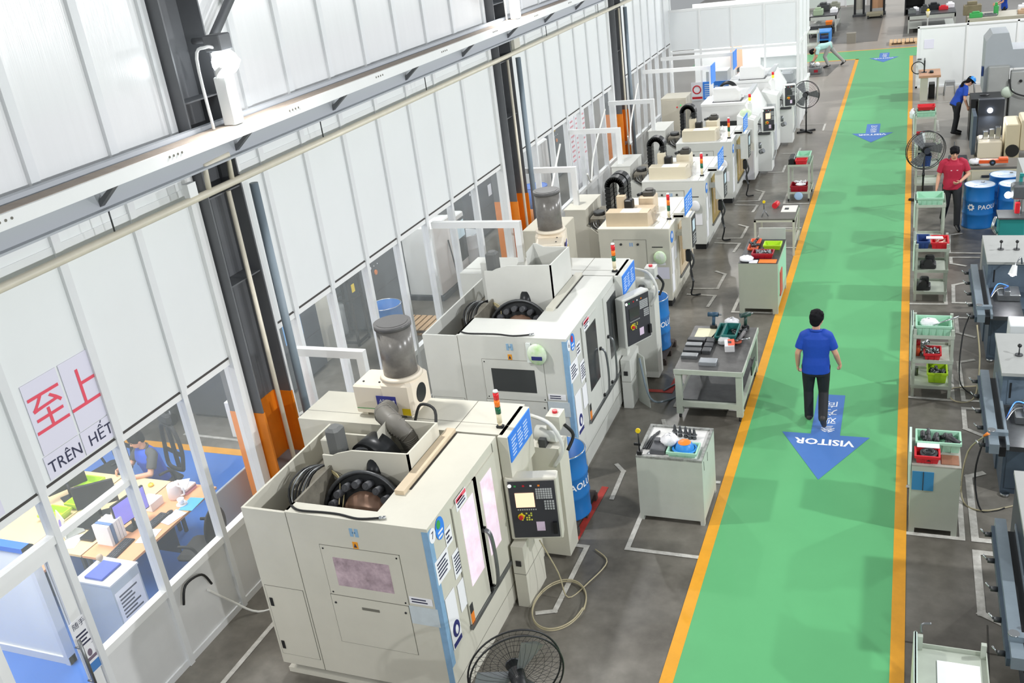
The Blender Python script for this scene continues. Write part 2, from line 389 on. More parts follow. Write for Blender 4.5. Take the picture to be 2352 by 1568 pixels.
# wall posters with large red characters
for (ya, yb, za, zb, ch) in ((5.18, 5.6, 3.1, 3.78, '至'), (5.61, 6.0, 3.1, 3.78, '上')):
    p = Bx(XW+.045, XW+.049, ya, yb-.02, za, zb).build('wall_poster', paperl)
    tag(p, 'white sheet with large red character on the left wall, %s' % ('left of the two' if ch == '至' else 'right of the two'), 'poster')
    textmesh(ch, .42, T(XW+.052, (ya+yb)/2-.01, (za+zb)/2) @ SIDE).build('lettering', redink, p)
for (yc, s, lab) in ((5.38, 'TRÊN', 'white strip with dark word under the nearer red character'), (5.82, 'HẾT', 'white strip with dark word under the second red character'), (4.45, 'NG', 'white strip with dark letters at the left edge of the photo')):
    p = Bx(XW+.045, XW+.049, yc-.22, yc+.2, 2.86, 3.09).build('wall_poster', paperl); tag(p, lab, 'poster')
    textmesh(s, .16, T(XW+.052, yc, 2.96) @ SIDE).build('lettering', ink, p)

# ================================================================ steel columns, runway beam, pipes
for i, y in enumerate((8.22, 16.65, 24.4, -.4)):
    c = thing('steel_column', ('grey steel column with orange foot nearest the camera', 'grey steel column with orange foot behind the second machine', 'grey steel column with orange foot near the far white machines', 'grey steel column beside the camera')[i], 'column', (-7.0, y, 0), group='hall columns')
    hh = 8
    Bx(-.25, .22, -.3, -.28, 2.05, hh).build('flange', steelg, c); Bx(-.25, .22, .28, .3, 2.05, hh).build('flange', steelg, c)
    Bx(-.06, -.04, -.28, .28, 2.05, hh).build('web', steelg, c)
    f = Bx(-.25, .23, -.305, -.275, .0, 2.05).build('painted_foot', orangep, c)
    Bx(-.25, .23, .275, .305, 0, 2.05).build('painted_foot', orangep, c); Bx(-.065, -.03, -.275, .275, 0, 2.05).build('painted_foot', orangep, c)
    for z in (1.2, 3.6, 4.6, 5.6): Bx(-.04, .2, -.28, .28, z, z+.015).build('stiffener', steelg, c)
    Bx(-.3, .3, -.35, .35, 0, .03).build('base_plate', steelg, c)
    if i < 3:
        d = tag(MB().tube([(-6.7, y+.4, 0), (-6.7, y+.4, 4.6)], .05, 12).build('drain_pipe', greyblue), 'blue-grey drain pipe on %s column' % ('the nearest', 'the second', 'the farthest')[i], 'pipe')
        tag(MB().tube([(-6.76, y+.02, 4.62), (-6.76, y+.02, .25)], .028, 8).build('conduit', cream), 'thin cream conduit running down %s column' % ('the nearest', 'the second', 'the farthest')[i], 'conduit')
rb = thing('runway_beam', 'long white crane runway beam high along the left wall', 'beam', (0, 0, 0))
Bx(-6.66, -6.4, -2, 33, 5.2, 5.32).build('rail_channel', white, rb); Bx(-6.64, -6.44, -2, 33, 5.32, 5.325).build('dusty_top', dust, rb)
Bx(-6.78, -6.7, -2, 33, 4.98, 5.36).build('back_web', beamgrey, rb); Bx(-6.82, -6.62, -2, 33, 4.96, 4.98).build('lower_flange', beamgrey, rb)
for y in [2.3+2.05*k for k in range(15)]:
    MB().add([(-6.7, y, 5.0), (-6.45, y, 5.2), (-6.45, y+.06, 5.2), (-6.7, y+.06, 5.0), (-6.7, y, 5.06), (-6.5, y, 5.2), (-6.5, y+.06, 5.2), (-6.7, y+.06, 5.06)], [(0, 1, 2, 3), (4, 5, 6, 7), (0, 1, 5, 4), (3, 2, 6, 7)]).build('bracket', steelg, rb)
    mb = MB()
    for k in range(4): mb.frust((-6.399, y+.7+.06*k, 5.27), (-6.395, y+.7+.06*k, 5.27), .012, n=8)
    mb.build('bolt_holes', seam, rb)
pp = thing('supply_pipe', 'cream air pipe running along the left wall below the runway beam', 'pipe')
MB().tube([(-6.72, -1, 4.7), (-6.72, 33, 4.7)], .04, 10).build('pipe_run', cream, pp)
for y in (6.5, 10.2, 13.2, 18.8, 22.5): MB().frust((-6.72, y, 4.72), (-6.72, y, 5.0), .008, n=6).build('hanger_rod', dsteel, pp)
MB().tube([(-6.72, 7.9, 4.74), (-6.7, 7.9, 4.98), (-6.7, 8.3, 5.0), (-6.72, 8.3, 4.74)], .03, 8, False).build('riser_loop', cream, pp)
tag(Bx(-6.75, -6.68, 7.55, 7.68, 4.74, 4.88).build('junction_box', white), 'small white junction box above the cream pipe at the nearest column', 'junction box')
tag(MB().box(-6.9, -6.84, 17.3, 17.6, 4.68, 5).build('junction_box', mbeige), 'small beige electrical box above the pipe at the second column', 'junction box')
# column floodlights
lampm = mat('lamp_glow', 'f4fbff', .3, emit=14)
for i, y in enumerate((8.25, 16.6, 24.7)):
    L = thing('floodlight', 'glaring white floodlight on %s column above the runway beam' % ('the nearest', 'the second', 'the farthest')[i], 'floodlight', (-6.45, y, 5.98), group='column floodlights')
    MB().frust((0, 0, -.02), (.06, 0, -.1), .1, .16, 20).build('reflector', white, L)
    MB().ball((.04, 0, -.03), (.14, .14, .13)).build('lamp_glass', lampm, L)
    MB().rbox(-.1, .1, -.1, .1, .09, .25).build('gear_box', steelg, L); MB().tube([(-.3, 0, .2), (-.1, 0, .2)], .03, 8).build('bracket_arm', steelg, L)
    MB().tube([(-.1, -.25, -.65), (-.1, -.25, .05), (0, -.2, .15), (.0, -.05, .12)], .016, 8).build('cable', white, L)
    tag(MB().rbox(-6.55, -6.4, y-.08, y+.08, 5.33, 5.82).build('ballast_box', white), 'tall white ballast box under the floodlight of %s column' % ('the nearest', 'the second', 'the farthest')[i], 'ballast box')
for i, (a, b) in enumerate((((-6.8, 8.5, 6.05), (-6.75, 10.9, 8)), ((-6.8, 16.3, 5.75), (-6.75, 13.2, 8)))):
    tag(MB().tube([a, b], .05, 4).build('wind_brace', steelg), 'diagonal grey steel brace high on the left wall, %s' % ('behind the floodlight' if i == 0 else 'running down to the second column'), 'brace')

# white goalpost frames between wall and machines
for i, (y, x1, zt) in enumerate(((8.95, -5.93, 2.42), (13.05, -5.4, 2.72), (17.1, -5.8, 2.5), (20.2, -5.75, 2.54), (23.4, -5.75, 2.52), (27, -4.95, 2.66), (29.3, -4.72, 2.64))):
    f = thing('rail_frame', ('white right-angled frame %s' % ('behind the nearest machine', 'behind the second machine', 'left of the tan-topped machine', 'left of the second cable-chain machine', 'left of the third cable-chain machine', 'with blue sign by the far partition', 'nearest the far glass partition')[i]), 'frame', (0, y, 0), group='white frames between wall and machines')
    Bx(XW+.07, x1, -.045, .045, zt-.1, zt).build('crossbar', white, f); Bx(x1-.1, x1, -.045, .045, 0, zt-.1).build('post', white, f)
    if i > 4:
        MB().box(x1, x1+.02, -.3, .3, zt-.45, zt+.05).build('blue_sign', signb, f)
# ================================================================ far glass partition room
XP = -3.07; YP = 30.78
fp = struct('wall_back', 'far glazed partition room with white upper panels')
for k in range(4):
    a = -6.95+k*.97; b = a+.97
    Bx(a+.02, b-.02, YP-.02, YP+.02, 2.6, 3.75).build('upper_panel', panelw, fp); Bx(a+.02, b-.02, YP-.02, YP+.02, .03, 1.0).build('kick_panel', kick, fp)
    Bx(a+.03, b-.03, YP-.005, YP+.005, 1.06, 2.5).build('glass_pane', cglass, fp)
for k in range(5): Bx(-6.98+k*.97, -6.92+k*.97, YP-.05, YP+.05, 0, 3.8).build('mullion', white, fp)
for z in (1.0, 2.5, 3.75): Bx(-6.95, XP, YP-.045, YP+.045, z, z+.07).build('rail', white, fp)
for k in range(3):
    a = YP+k*1.15
    Bx(XP-.02, XP+.02, a+.03, a+1.12, 2.6, 5).build('upper_panel', panelw, fp); Bx(XP-.02, XP+.02, a+.03, a+1.12, .03, 1).build('kick_panel', kick, fp)
    Bx(XP-.005, XP+.005, a+.04, a+1.11, 1.06, 2.5).build('glass_pane', cglass, fp); Bx(XP-.045, XP+.05, a-.03, a+.03, 0, 5).build('mullion', white, fp)
for z in (1.0, 2.5): Bx(XP-.04, XP+.045, YP, YP+3.45, z, z+.08).build('rail', white, fp)
# ================================================================ the two big machining centres
screen_or = mat('screen_orange', 'ffd2b0', .3, emit=.9)
litglass = mat('lit_machine_window', 'efdfee', .15, h2='c9a9b4', scale=4, emit=.55)
litside = mat('lit_front_window', 'b9a5ad', .15, h2='5f5258', scale=6, emit=.25)
redl_ = mat('lens_red', 'd8222c', .25, emit=.15); orl_ = mat('lens_orange', 'f07a1a', .25, emit=.15); grl_ = mat('lens_green', '1d6b4a', .25)
navyi = mat('print_navy', '2b2f72', .7)
def signal_tower(parent, x, y, z, h=.42):
    t = MB().frust((x, y, z), (x, y, z+.06), .02, n=10).frust((x, y, z+.06), (x, y, z+.17), .027, n=14).build('tower_pole', mat('ivory', 'eadfbd', .5), parent)
    s = (h-.17)/3
    for k, m in enumerate((grl_, orl_, redl_)): MB().frust((x, y, z+.17+k*s), (x, y, z+.17+k*s+s*.94), .03, n=14).build('lens', m, t)
    MB().frust((x, y, z+h), (x, y, z+h+.02), .03, .024, 14).build('cap', white, t)
    MB().rbox(x-.04, x+.04, y-.03, y+.03, z, z+.03, .008).build('mount', blackm, t)
    return t
def sheet_x(parent, y0, y1, z0, z1, x, m=paper, name='notice', n=0, im=ink, mg=.12):
    s = Bx(x, x+.003, y0, y1, z0, z1).build(name, m, parent)
    if n: lines_x(MB(), x+.004, y0+(y1-y0)*mg, y1-(y1-y0)*mg, z0+(z1-z0)*mg, z1-(z1-z0)*mg, n).build('print', im, s)
    return s
def sheet_y(parent, x0, x1, z0, z1, y, m=paper, name='notice', n=0, im=ink):
    s = Bx(x0, x1, y-.003, y, z0, z1).build(name, m, parent)
    if n: lines_y(MB(), x0+(x1-x0)*.1, x1-(x1-x0)*.1, y-.004, z0+(z1-z0)*.12, z1-(z1-z0)*.12, n).build('print', im, s)
    return s
def disc_x(parent, y, z, ry, rz, x, m, name='sticker'):
    return MB().add([(x+.003, y+ry*math.cos(2*PI*i/24), z+rz*math.sin(2*PI*i/24)) for i in range(24)]+[(x, y+ry*math.cos(2*PI*i/24), z+rz*math.sin(2*PI*i/24)) for i in range(24)],
                    [tuple(range(24))]+[(i, i+24, (i+1) % 24+24, (i+1) % 24) for i in range(24)]).build(name, m, parent)
def seams(parent, L, name='panel_seams'):
    mb = MB()
    for a in L: mb.box(*a)
    return mb.build(name, seam, parent)
def frame_y(x0, x1, z0, z1, y, w=.006):
    return [(x0, x1, y-.002, y+.002, z0, z0+w), (x0, x1, y-.002, y+.002, z1-w, z1), (x0, x0+w, y-.002, y+.002, z0, z1), (x1-w, x1, y-.002, y+.002, z0, z1)]
def control_box(parent, M, w, h, m, lit=True):
    """operator panel: local plane x (width) z (height), facing -y; M places it"""
    b = MB().rbox(0, w, 0, .16, 0, h, .012).xf(M).build('control_box', m, parent)
    f = MB().box(.04, w-.03, -.012, .002, .03, h-.03).xf(M).build('panel_face', mat('panel_face_dark', '3c3d42', .5), b)
    MB().box(.1, .1+w*.36, -.02, -.012, h*.55, h*.78).xf(M).build('screen', screen_or if lit else mglass, b)
    k = MB()
    for i in range(7):
        for j in range(5): k.box(w*.58+i*w*.045, w*.58+i*w*.045+w*.035, -.018, -.012, h*.68+j*h*.035, h*.68+j*h*.035+h*.026)
    for i in range(4):
        for j in range(4): k.box(w*.72+i*w*.05, w*.72+i*w*.05+w*.035, -.018, -.012, h*.5+j*h*.04, h*.5+j*h*.04+h*.028)
    for i in range(9): k.box(.11+i*w*.042, .11+i*w*.042+w*.025, -.018, -.012, h*.5, h*.515)
    tag(k.xf(M).build('keypad', mat('keys_grey', 'b9bcbc', .5), b), kind='stuff')
    k = MB()
    for i in range(5):
        for j in range(4):
            if random.random() < .7: k.box(w*.25+i*w*.045, w*.25+i*w*.045+w*.03, -.018, -.012, h*.33+j*h*.035, h*.33+j*h*.035+h*.02)
    tag(k.xf(M).build('indicator_keys', mat('key_lamps', 'd9c34a', .4, h2='57a84f', scale=60, emit=.3), b), kind='stuff')
    e = MB().frust((.14, -.012, h*.4), (.14, -.03, h*.4), .035, n=16).xf(M).build('stop_collar', yellowp, b)
    MB().frust((.14, -.03, h*.4), (.14, -.055, h*.4), .022, n=16).xf(M).build('stop_button', redp, e)
    MB().frust((w*.1, -.012, h*.9), (w*.1, -.02, h*.9), .02, n=12).xf(M).build('white_lamp', mat('lamp_small', 'ffffff', .3, emit=1.), b)
    for x, mm in ((w*.18, greenp), (w*.34, redp), (w*.63, orangeb), (w*.48, paper)): MB().box(x, x+w*.04, -.016, -.012, h*.88, h*.905).xf(M).build('button', mm, b)
    MB().box(w*.52, w*.68, -.015, -.012, h*.15, h*.3).xf(M).build('pink_notice', mat('notice_pink', 'e8d3ea', .7), b)
    MB().box(w*.84, w*.92, -.05, -.012, h*.12, h*.3).xf(M).build('hand_wheel', black, b)
    return b
def tool_magazine(root, x, y, z, R, n=22, tilt=.35):
    M = T(x, y, z) @ Rx(-tilt)
    g = MB().frust((0, 0, 0), (0, .06, 0), R, n=48).xf(M).build('magazine_disc', blackm, root)
    MB().torus((0, -.02, 0), R, .022, 'y', 48).xf(M).build('rim_ring', dsteel, g)
    for i in range(n):
        a = 2*PI*i/n; c, s = math.cos(a), math.sin(a); r = R*.78
        MB().frust((r*c, .02, r*s), (r*c*.97, -.11, r*s*.97), .043, .038, 12).frust((r*c*.97, -.11, r*s*.97), (r*c*.97, -.113, r*s*.97), .018, .018, 8).xf(M).build('tool_pot', mat('pot_dark', '4b4c50', .5), g)
    MB().lathe([(0, .1), (R*.3, .095), (R*.5, .06), (R*.58, .0)], n=24).xf(M @ Rx(PI/2)).build('hub_cover', mat('hub_brown', '9d7c68', .35, .3, var=.3), g)
    MB().frust((0, .06, R*.55), (0, .2, R*.6), .13, .12, 16).xf(M).build('gear_housing', blackm, g)
    MB().frust((.03, .12, R*.75), (.03, .14, R*1.25), .085, .085, 18).frust((.03, .14, R*1.25), (.03, .145, R*1.3), .075, .05, 18).xf(M).build('magazine_motor', blackm, g)
    return g
def vmc(loc, label, num, m, D, op, sh, sh2, shz, g1, g2, r0, r1, rz_, lit, disc_col, bag, pan):
    t = thing('machining_centre', label, 'machine', loc); x1 = 2.01; zt = 2.07
    Bx(.02, x1-.02, .03, D, .0, .06).build('base_tray', m, t); Bx(.08, x1-.08, .08, D-.05, .06, .16).build('base_recess', black, t)
    Bx(0, x1, 0, .03, .15, zt).build('front_panel', m, t); Bx(0, .025, .03, D, .15, zt).build('left_panel', m, t)
    Bx(x1-.03, x1, .03, D, .06, zt).build('right_panel', m, t); Bx(.025, x1-.03, D-.03, D, .15, zt-.1).build('back_panel', m, t)
    Bx(.5, x1, 0, op, zt, zt+.015).build('front_deck', m, t); Bx(1.42, x1, op, D, zt, zt+.015).build('right_deck', m, t)
    Bx(.5, .525, .03, sh, 1.35, zt+.015).build('inner_wall', dirty, t); Bx(.5, 1.44, op-.025, op, 1.35, zt).build('well_front', dirty, t)
    Bx(1.42, 1.445, op, D, 1.35, zt).build('well_right', dirty, t)
    Bx(.525, 1.42, op, D-.03, 1.3, 1.35).build('well_floor', grime, t); Bx(.025, .5, .03, D-.03, 1.3, 1.36).build('trench_floor', grime, t)
    MB().box(.03, .34, sh-.1, D-.1, 1.36, 1.8).build('trench_casting', dirty, t)
    Bx(1.45, 1.55, op+.3, D+.02, zt+.015, zt+.06).build('guide_cover', mtan if lit else mbeige, t); Bx(1.555, 1.575, op+.4, D, zt+.015, zt+.02).build('guide_slot', blackm, t)
    Bx(.85, 1.2, op+.6, D-.2, 1.5, 1.95).build('spindle_head', dirty, t)
    # sheet-metal shroud round the arm
    e = zt-.15
    MB().prism([(.44, e), (1.44, e), (1.44, shz), (.8, shz-.02), (.62, shz-.07), (.56, shz-.1), (.44, shz-.1)], 'y', sh, sh+.02).build('shroud_front', m, t)
    MB().prism([(sh, e), (sh2, e), (sh2, shz-.02), (sh, shz)], 'x', 1.42, 1.44).build('shroud_side', m, t)
    MB().prism([(.9, e), (1.44, e), (1.44, shz-.02), (1.05, shz-.02), (.95, shz+.03), (.9, shz+.03)], 'y', sh2, sh2+.02).build('shroud_rear', m, t)
    MB().add([(.9, sh2-.3, e), (.9, sh2+.02, e), (.9, sh2+.02, shz+.03), (.9, sh2-.3, shz+.0)], [(0, 1, 2, 3)]).build('shroud_left', m, t)
    MB().frust((.8, sh+.28, 1.95), (.86, sh+.5, 1.98), .26, n=36).build('arm_disc', blackm, t)
    MB().torus((.8, sh+.27, 1.95), .2, .03, 'y', 30, 6).build('arm_ring', dsteel, t)
    MB().rbox(.42, .58, sh+.12, sh+.3, 1.9, shz+.12, .03).build('servo_motor', mat('servo_grey', '6b6d6c', .5), t); MB().rbox(.3, .42, sh+.2, sh+.4, 1.9, shz-.05, .01).build('terminal_box', m, t)
    tool_magazine(t, .98, op+.42, 1.68, .46, 18)
    for k in range(6):
        a = k*.03
        MB().tube([(.46-a*.3, sh-.45, 1.4), (.34-a, sh-.35, 1.75+a), (.3-a*.6, sh-.05, 1.98+a*.4), (.4, sh+.25, 1.97-a*.3), (.5, sh+.3, 1.9)], .012, 6).build('cable', (rubber, steel, black)[k % 3], t)
    for k in range(3): MB().tube([(.52, sh-.02, 2.04-.01*k), (.66+.03*k, sh-.1, 2.0-.06*k), (.75+.03*k, op+.35, 1.85-.05*k)], .006, 6).build('air_hose', mat('hose_yellow', 'cbbd8f', .4), t)
    c = MB().tube([(.52, .1, zt+.02), (.66, .03, zt+.03), (.9, .05, zt+.025), (1.08, .05, zt+.025), (1.3, .02, zt+.025), (1.5, .06, zt+.03)], .011, 8).build('front_cable', rubber, t)
    MB().frust((1.5, .06, zt+.03), (1.56, .08, zt+.03), .018, n=10).build('gland', chrome, c)
    # front
    F = -.004
    wp = Bx(.82, 1.67, F, 0, 1.18, 1.755).build('window_panel', m, t)
    Bx(.935, 1.54, F-.002, F, 1.3, 1.63).build('window_glass', litside if lit else mglass, wp)
    mb = MB()
    for x in (.85, 1.64):
        for z in (1.21, 1.72): mb.frust((x, F-.004, z), (x, F, z), .009, n=8)
    mb.build('bolts', blackm, wp)
    hp = Bx(.81, 1.66, F, 0, .59, 1.17).build('access_hatch', m, t)
    Bx(1.14, 1.33, F-.004, F, 1.04, 1.07).build('recessed_grip', seam, hp)
    MB().frust((.85, F-.006, 1.08), (.85, F, 1.08), .012, n=8).frust((1.62, F-.006, 1.09), (1.62, F, 1.09), .012, n=8).build('lock', dsteel, hp)
    ld = Bx(.03, .48, F, 0, .28, 1.15).build('side_hatch', m, t)
    for z in (.4, .95): Bx(.05, .085, F-.006, F, z-.05, z+.05).build('latch', black, ld)
    seams(t, frame_y(.815, 1.675, 1.175, 1.76, 0)+frame_y(.805, 1.665, .585, 1.175, 0)+frame_y(.025, .485, .275, 1.155, 0)+[(.508, .514, -.002, .002, .15, zt)])
    lg = MB().box(1.19, 1.225, F, 0, 1.9, 1.99).box(1.245, 1.28, F, 0, 1.9, 1.99).box(1.22, 1.25, F, 0, 1.935, 1.955).build('logo', mat('logo_blue', '8fb4d2' if lit else '6db2ee', .6), t)
    st = Bx(1.195, 1.25, F, 0, 1.765, 1.84).build('warning_sticker', mat('sticker_orange', 'f0a02a', .6), t); MB().prism([(1.205, 1.78), (1.24, 1.78), (1.222, 1.825)], 'y', F-.002, F).build('pictogram', ink, st)
    sheet_y(t, 1.69, 1.93, 1.22, 1.3, F, n=2); sheet_y(t, 1.67, 1.97, .98, 1.19, F, mat('worn_label', 'd3dde2', .5, var=.1, scale=9), 'worn_label')
    # right side: two sliding doors
    S = x1+.004
    for k, (a, b) in enumerate((g1, g2)):
        dpan = Bx(x1, S+.012, a-.14, b+.12, .62, 1.98).build('sliding_door', m, t)
        Bx(S+.012, S+.016, a, b, .98, 1.87).build('door_window', litglass if lit else mglass, dpan)
        y = (b+.09) if k == 0 else (a-.1)
        y = g1[1]+.08 if k == 0 else g2[0]-.09
        MB().tube([(S+.02, y, .66), (S+.09, y, .72), (S+.11, y, 1.02), (S+.09, y, 1.32), (S+.02, y, 1.38)], .016, 8).build('pull_handle', steel, dpan)
        for z in (.66, 1.38): MB().box(S, S+.04, y-.02, y+.02, z-.02, z+.02).build('handle_foot', black, dpan)
    Bx(x1, S+.03, g1[0]-.16, g2[1]+.14, .57, .615).build('door_rail', steel, t)
    seams(t, [(x1-.002, x1+.002, .02, D, .27, .276), (x1-.002, x1+.004, g1[0]-.15, g1[0]-.145, .62, 1.99), (x1-.002, x1+.004, g2[1]+.13, g2[1]+.14, .62, zt)])
    # stickers and sheets on the right side
    sheet_x(t, -.002, .07, .5, 2.05, S-.003, tape, 'corner_tape')
    Bx(x1-.06, x1+.001, -.004, 0, .3, 2.05).build('corner_tape', tape, t)
    d0 = disc_x(t, .07, 1.97, .06, .075, S, paper); textmesh(num, .1, T(S+.005, .07, 1.97) @ SIDE).build('lettering', ink, d0)
    d1 = disc_x(t, .22, 1.95, .085, .115, S, signb); disc_x(d1, .2, 2.0, .035, .045, S+.003, disc_col, 'flower_mark'); lines_x(MB(), S+.004, .17, .27, 1.85, 1.94, 2).build('print', paper, d1)
    k = (g1[0]-.05)/.6
    for (a, b, z0, z1, n) in ((.0, .28, 1.45, 1.7, 5), (.34, .57, 1.27, 1.55, 6), (.34, .6, .88, 1.2, 0), (.06, .27, .64, 1.24, 0), (.28, .42, 1.68, 1.86, 3)):
        sheet_x(t, a*k+.02, b*k+.02, z0, z1, S, paper, 'notice', n)
    d2 = disc_x(t, .2*k, .82, .07, .09, S+.004, navyi, 'glove_symbol'); disc_x(d2, .2*k, .81, .03, .05, S+.007, paper, 'hand'); sheet_x(d2, .1*k, .28*k, .65, .7, S+.004, navyi, 'caption')
    p = sheet_x(t, g1[0]-.06, g1[0]+.18, 1.89, 2.03, S+.013, paper, 'red_topped_notice', 3); sheet_x(p, g1[0]-.05, g1[0]+.17, 1.98, 2.02, S+.015, redink, 'heading')
    sheet_x(t, g1[0]-.13, g1[0]-.06, .62, .74, S+.013, orangeb, 'orange_label'); sheet_x(t, g1[0]-.13, g1[0]-.06, .74, .84, S+.013, dsteel, 'dark_label')
    if bag:
        b = MB().ball((1.62, -.05, 1.88), (.13, .045, .15), 16, 10).build('powder_bag', mat('bag_green', 'bfe3a6', .35, h2='f3f6f0', scale=7), t); Bx(1.47, 1.53, -.03, -.005, 1.75, 2.02).build('bag_film', mat('clear_film', 'e4eae8', .2), t)
        MB().box(1.56, 1.7, -.1, -.092, 1.82, 1.87).build('bag_print', navyi, b)
    # rear cabinet with control arm
    Bx(-.45, 2.06, r0, r1, .05, zt).build('rear_cabinet', m, t); seams(t, [(.62, .626, r0, r1, zt, zt+.002), (1.5, 1.506, r0, r1, zt, zt+.002), (-.45, 2.06, r0+.2, r0+.204, zt, zt+.002)], 'roof_seams')
    Bx(x1+.01, x1+.12, r0-.05, r1-.05, 1.5, zt).build('control_arm_box', m, t)
    s = Bx(x1+.12, x1+.13, r0-.03, r1-.08, 1.76, zt+.0).build('blue_sign', signb, t); Bx(x1+.13, x1+.132, r0-.015, r1-.095, 1.775, zt-.015).build('sign_face', mat('sign_blue_face', '3b86ea', .5), s)
    mb = MB(); w = r1-r0-.2
    for i in range(3): lines_x(mb, x1+.134, r0+.02+i*w*.36, r0+.02+i*w*.36+w*.3, 1.8, zt-.05, 6, .4, .5)
    mb.build('sign_text', mat('text_pale', 'cfe2fb', .7), s)
    signal_tower(t, 1.98, r0+.15, zt)
    MB().tube([(1.0, r0+.1, zt+.03), (1.15, r0+.02, zt+.28), (1.35, r0-.05, zt+.26), (1.42, r0-.3, zt+.08), (1.35, r0-.42, zt+.06)], .016, 8).build('loop_hose', rubber, t)
    b = MB().box(1.32, 1.4, r0-.5, r0-.42, zt+.015, zt+.08).build('valve_block', m, t); MB().frust((1.36, r0-.46, zt+.08), (1.36, r0-.46, zt+.11), .022, n=10).build('valve_knob', redp, b)
    # operator panel, pedestal
    control_box(t, pan, .56, .76, m, lit)
    Bx(x1+.04, x1+.18, r0-.18, r0+.35, 0, .8).build('pedestal', m, t); seams(t, [(x1+.03, x1+.182, r0-.182, r0+.352, .44, .446)], 'pedestal_seam')
    Bx(x1+.0, x1+.11, r0-.02, r0+.12, .8, 1.5).build('panel_post', m, t)
    sq = MB().box(x1+.08, x1+.14, r0-.19, r0-.185, .55, .62).build('pedestal_lock', black, t)
    # pump and motor behind the control arm
    pb = thing('coolant_pump', 'grey coolant pump with red stop button behind the panel of %s' % ('the nearest machine' if lit else 'the second machine'), 'pump', (loc[0]+2.02, loc[1]+r1+.05, 0))
    Bx(0, .35, 0, .3, .05, 1.5).build('pump_body', m, pb); MB().frust((.05, .15, 1.6), (.3, .15, 1.6), .09, n=16).build('pump_motor', mgrey, pb)
    Bx(.2, .36, .1, .3, 1.68, 1.85).build('terminal_box', m, pb); MB().frust((.28, .2, 1.85), (.28, .2, 1.88), .03, n=12).build('stop_button', redp, pb)
    MB().tube([(.02, .1, 1.85), (.3, -.02, 1.82), (.42, -.04, 1.55), (.3, -.05, 1.3)], .022, 8).build('white_hose', mat('hose_white', 'dcdcd6', .4), pb); MB().tube([(.38, .2, 1.7), (.45, .25, 1.55), (.4, .15, 1.4)], .02, 8).build('black_hose', rubber, pb)
    Bx(.05, .12, .3, .32, .05, 1.5).build('pump_strip', blackm, pb); Bx(.12, .2, .0, .3, 1.5, 1.6).build('pump_foot', dsteel, pb)
    return t
def mist(loc, rz, label, facing):
    t = thing('mist_collector', label, 'mist collector', loc, rz)
    for sx in (.05, .6): Bx(sx, sx+.06, .05, .4, -.05, 0).build('foot', cream, t)
    cm = mat('mist_cream', 'f2e6d2', .4, var=.03)
    MB().rbox(0, .7, 0, .42, 0, .34, .02).build('housing', cm, t)
    MB().rbox(.35, .74, -.02, .44, .0, .4, .04).build('fan_housing', cm, t)
    MB().frust((.53, .21, .4), (.53, .21, .44), .24, .215, 28).build('collar', cm, t)
    MB().frust((.53, .21, .42), (.53, .21, .98), .19, n=32).build('filter_drum', mat('smoked_filter', '85827d', .25, h2='6d6a66', scale=5), t)
    MB().frust((.53, .21, .98), (.53, .21, 1.03), .205, n=32).frust((.53, .21, 1.03), (.53, .21, 1.035), .17, n=32).build('drum_lid', mat('lid_dark', '5d5c5c', .35), t)
    p = Bx(.3, .54, -.026, -.02, .12, .24).build('name_plate', mat('plate_navy', '3c3f92', .5), t)
    textmesh('ASLY', .06, T(.4, -.029, .18) @ FRONT).build('lettering', paper, p); MB().frust((.51, -.029, .18), (.51, -.026, .18), .016, n=14).build('emblem', paper, p)
    MB().frust((.742, .2, .2), (.745, .2, .2), .11, n=24).build('inlet_hole', black, t); MB().box(.6, .7, -.024, -.02, .02, .1).build('yellow_tag', yellowp, t)
    MB().box(.02, .72, -.004, .424, .06, .066).build('green_line', greenp, t)
    mb = MB()
    for x in (.1, .3): mb.frust((x, .1, .34), (x, .1, .35), .012, n=8)
    mb.build('clips', dsteel, t)
    return t
panM = T(2.045, 1.62, .83) @ Rz(math.radians(14))
vmc((-5.8, 6.13, 0), 'beige machining centre with lit windows and open top nearest the camera', '7', mbeige, 1.66, .17, .84, 1.5, 2.3, (.62, .93), (1.12, 1.4), 1.72, 2.4, 0, True, greenp, False, panM)
panM6 = T(2.2, 1.95, 1.05) @ Rz(math.radians(62))
vmc((-5.82, 10.21, 0), 'light grey machining centre with dark windows and green bag, second from the camera', '6', mgrey, 2.2, .57, 1.25, 2.05, 2.6, (.72, 1.17), (1.74, 2.2), 2.27, 3.0, 0, False, redp, True, panM6)
mist((-5.55, 8.0, 2.12), 0, 'cream mist collector with dark filter drum on the nearest machine', 0)
mist((-4.65, 12.75, 2.12), PI/2+.25, 'cream mist collector with grey filter drum on the second machine', 1)
dh = MB()
pts = [(-5.1, 7.95, 2.22), (-5.05, 7.75, 2.28), (-4.85, 7.6, 2.26), (-4.72, 7.62, 2.12), (-4.7, 7.65, 2.0)]
dh.tube(pts, .1, 14)
mdh = mat('duct_grey', '77746d', .5)
dobj = dh.build('flexible_duct', mdh); tag(dobj, 'ribbed grey flexible duct below the nearest mist collector', 'duct')
for i in range(24):
    t_ = i/23*(len(pts)-1); k = min(int(t_), len(pts)-2); f = t_-k
    c = Vector(pts[k]).lerp(Vector(pts[k+1]), f); d = (Vector(pts[k+1])-Vector(pts[k])).normalized()
    MB().torus((0, 0, 0), .102, .008, 'z', 20, 5).xf(T(*c) @ d.to_track_quat('Z', 'Y').to_matrix().to_4x4()).build('rib', mdh, dobj)
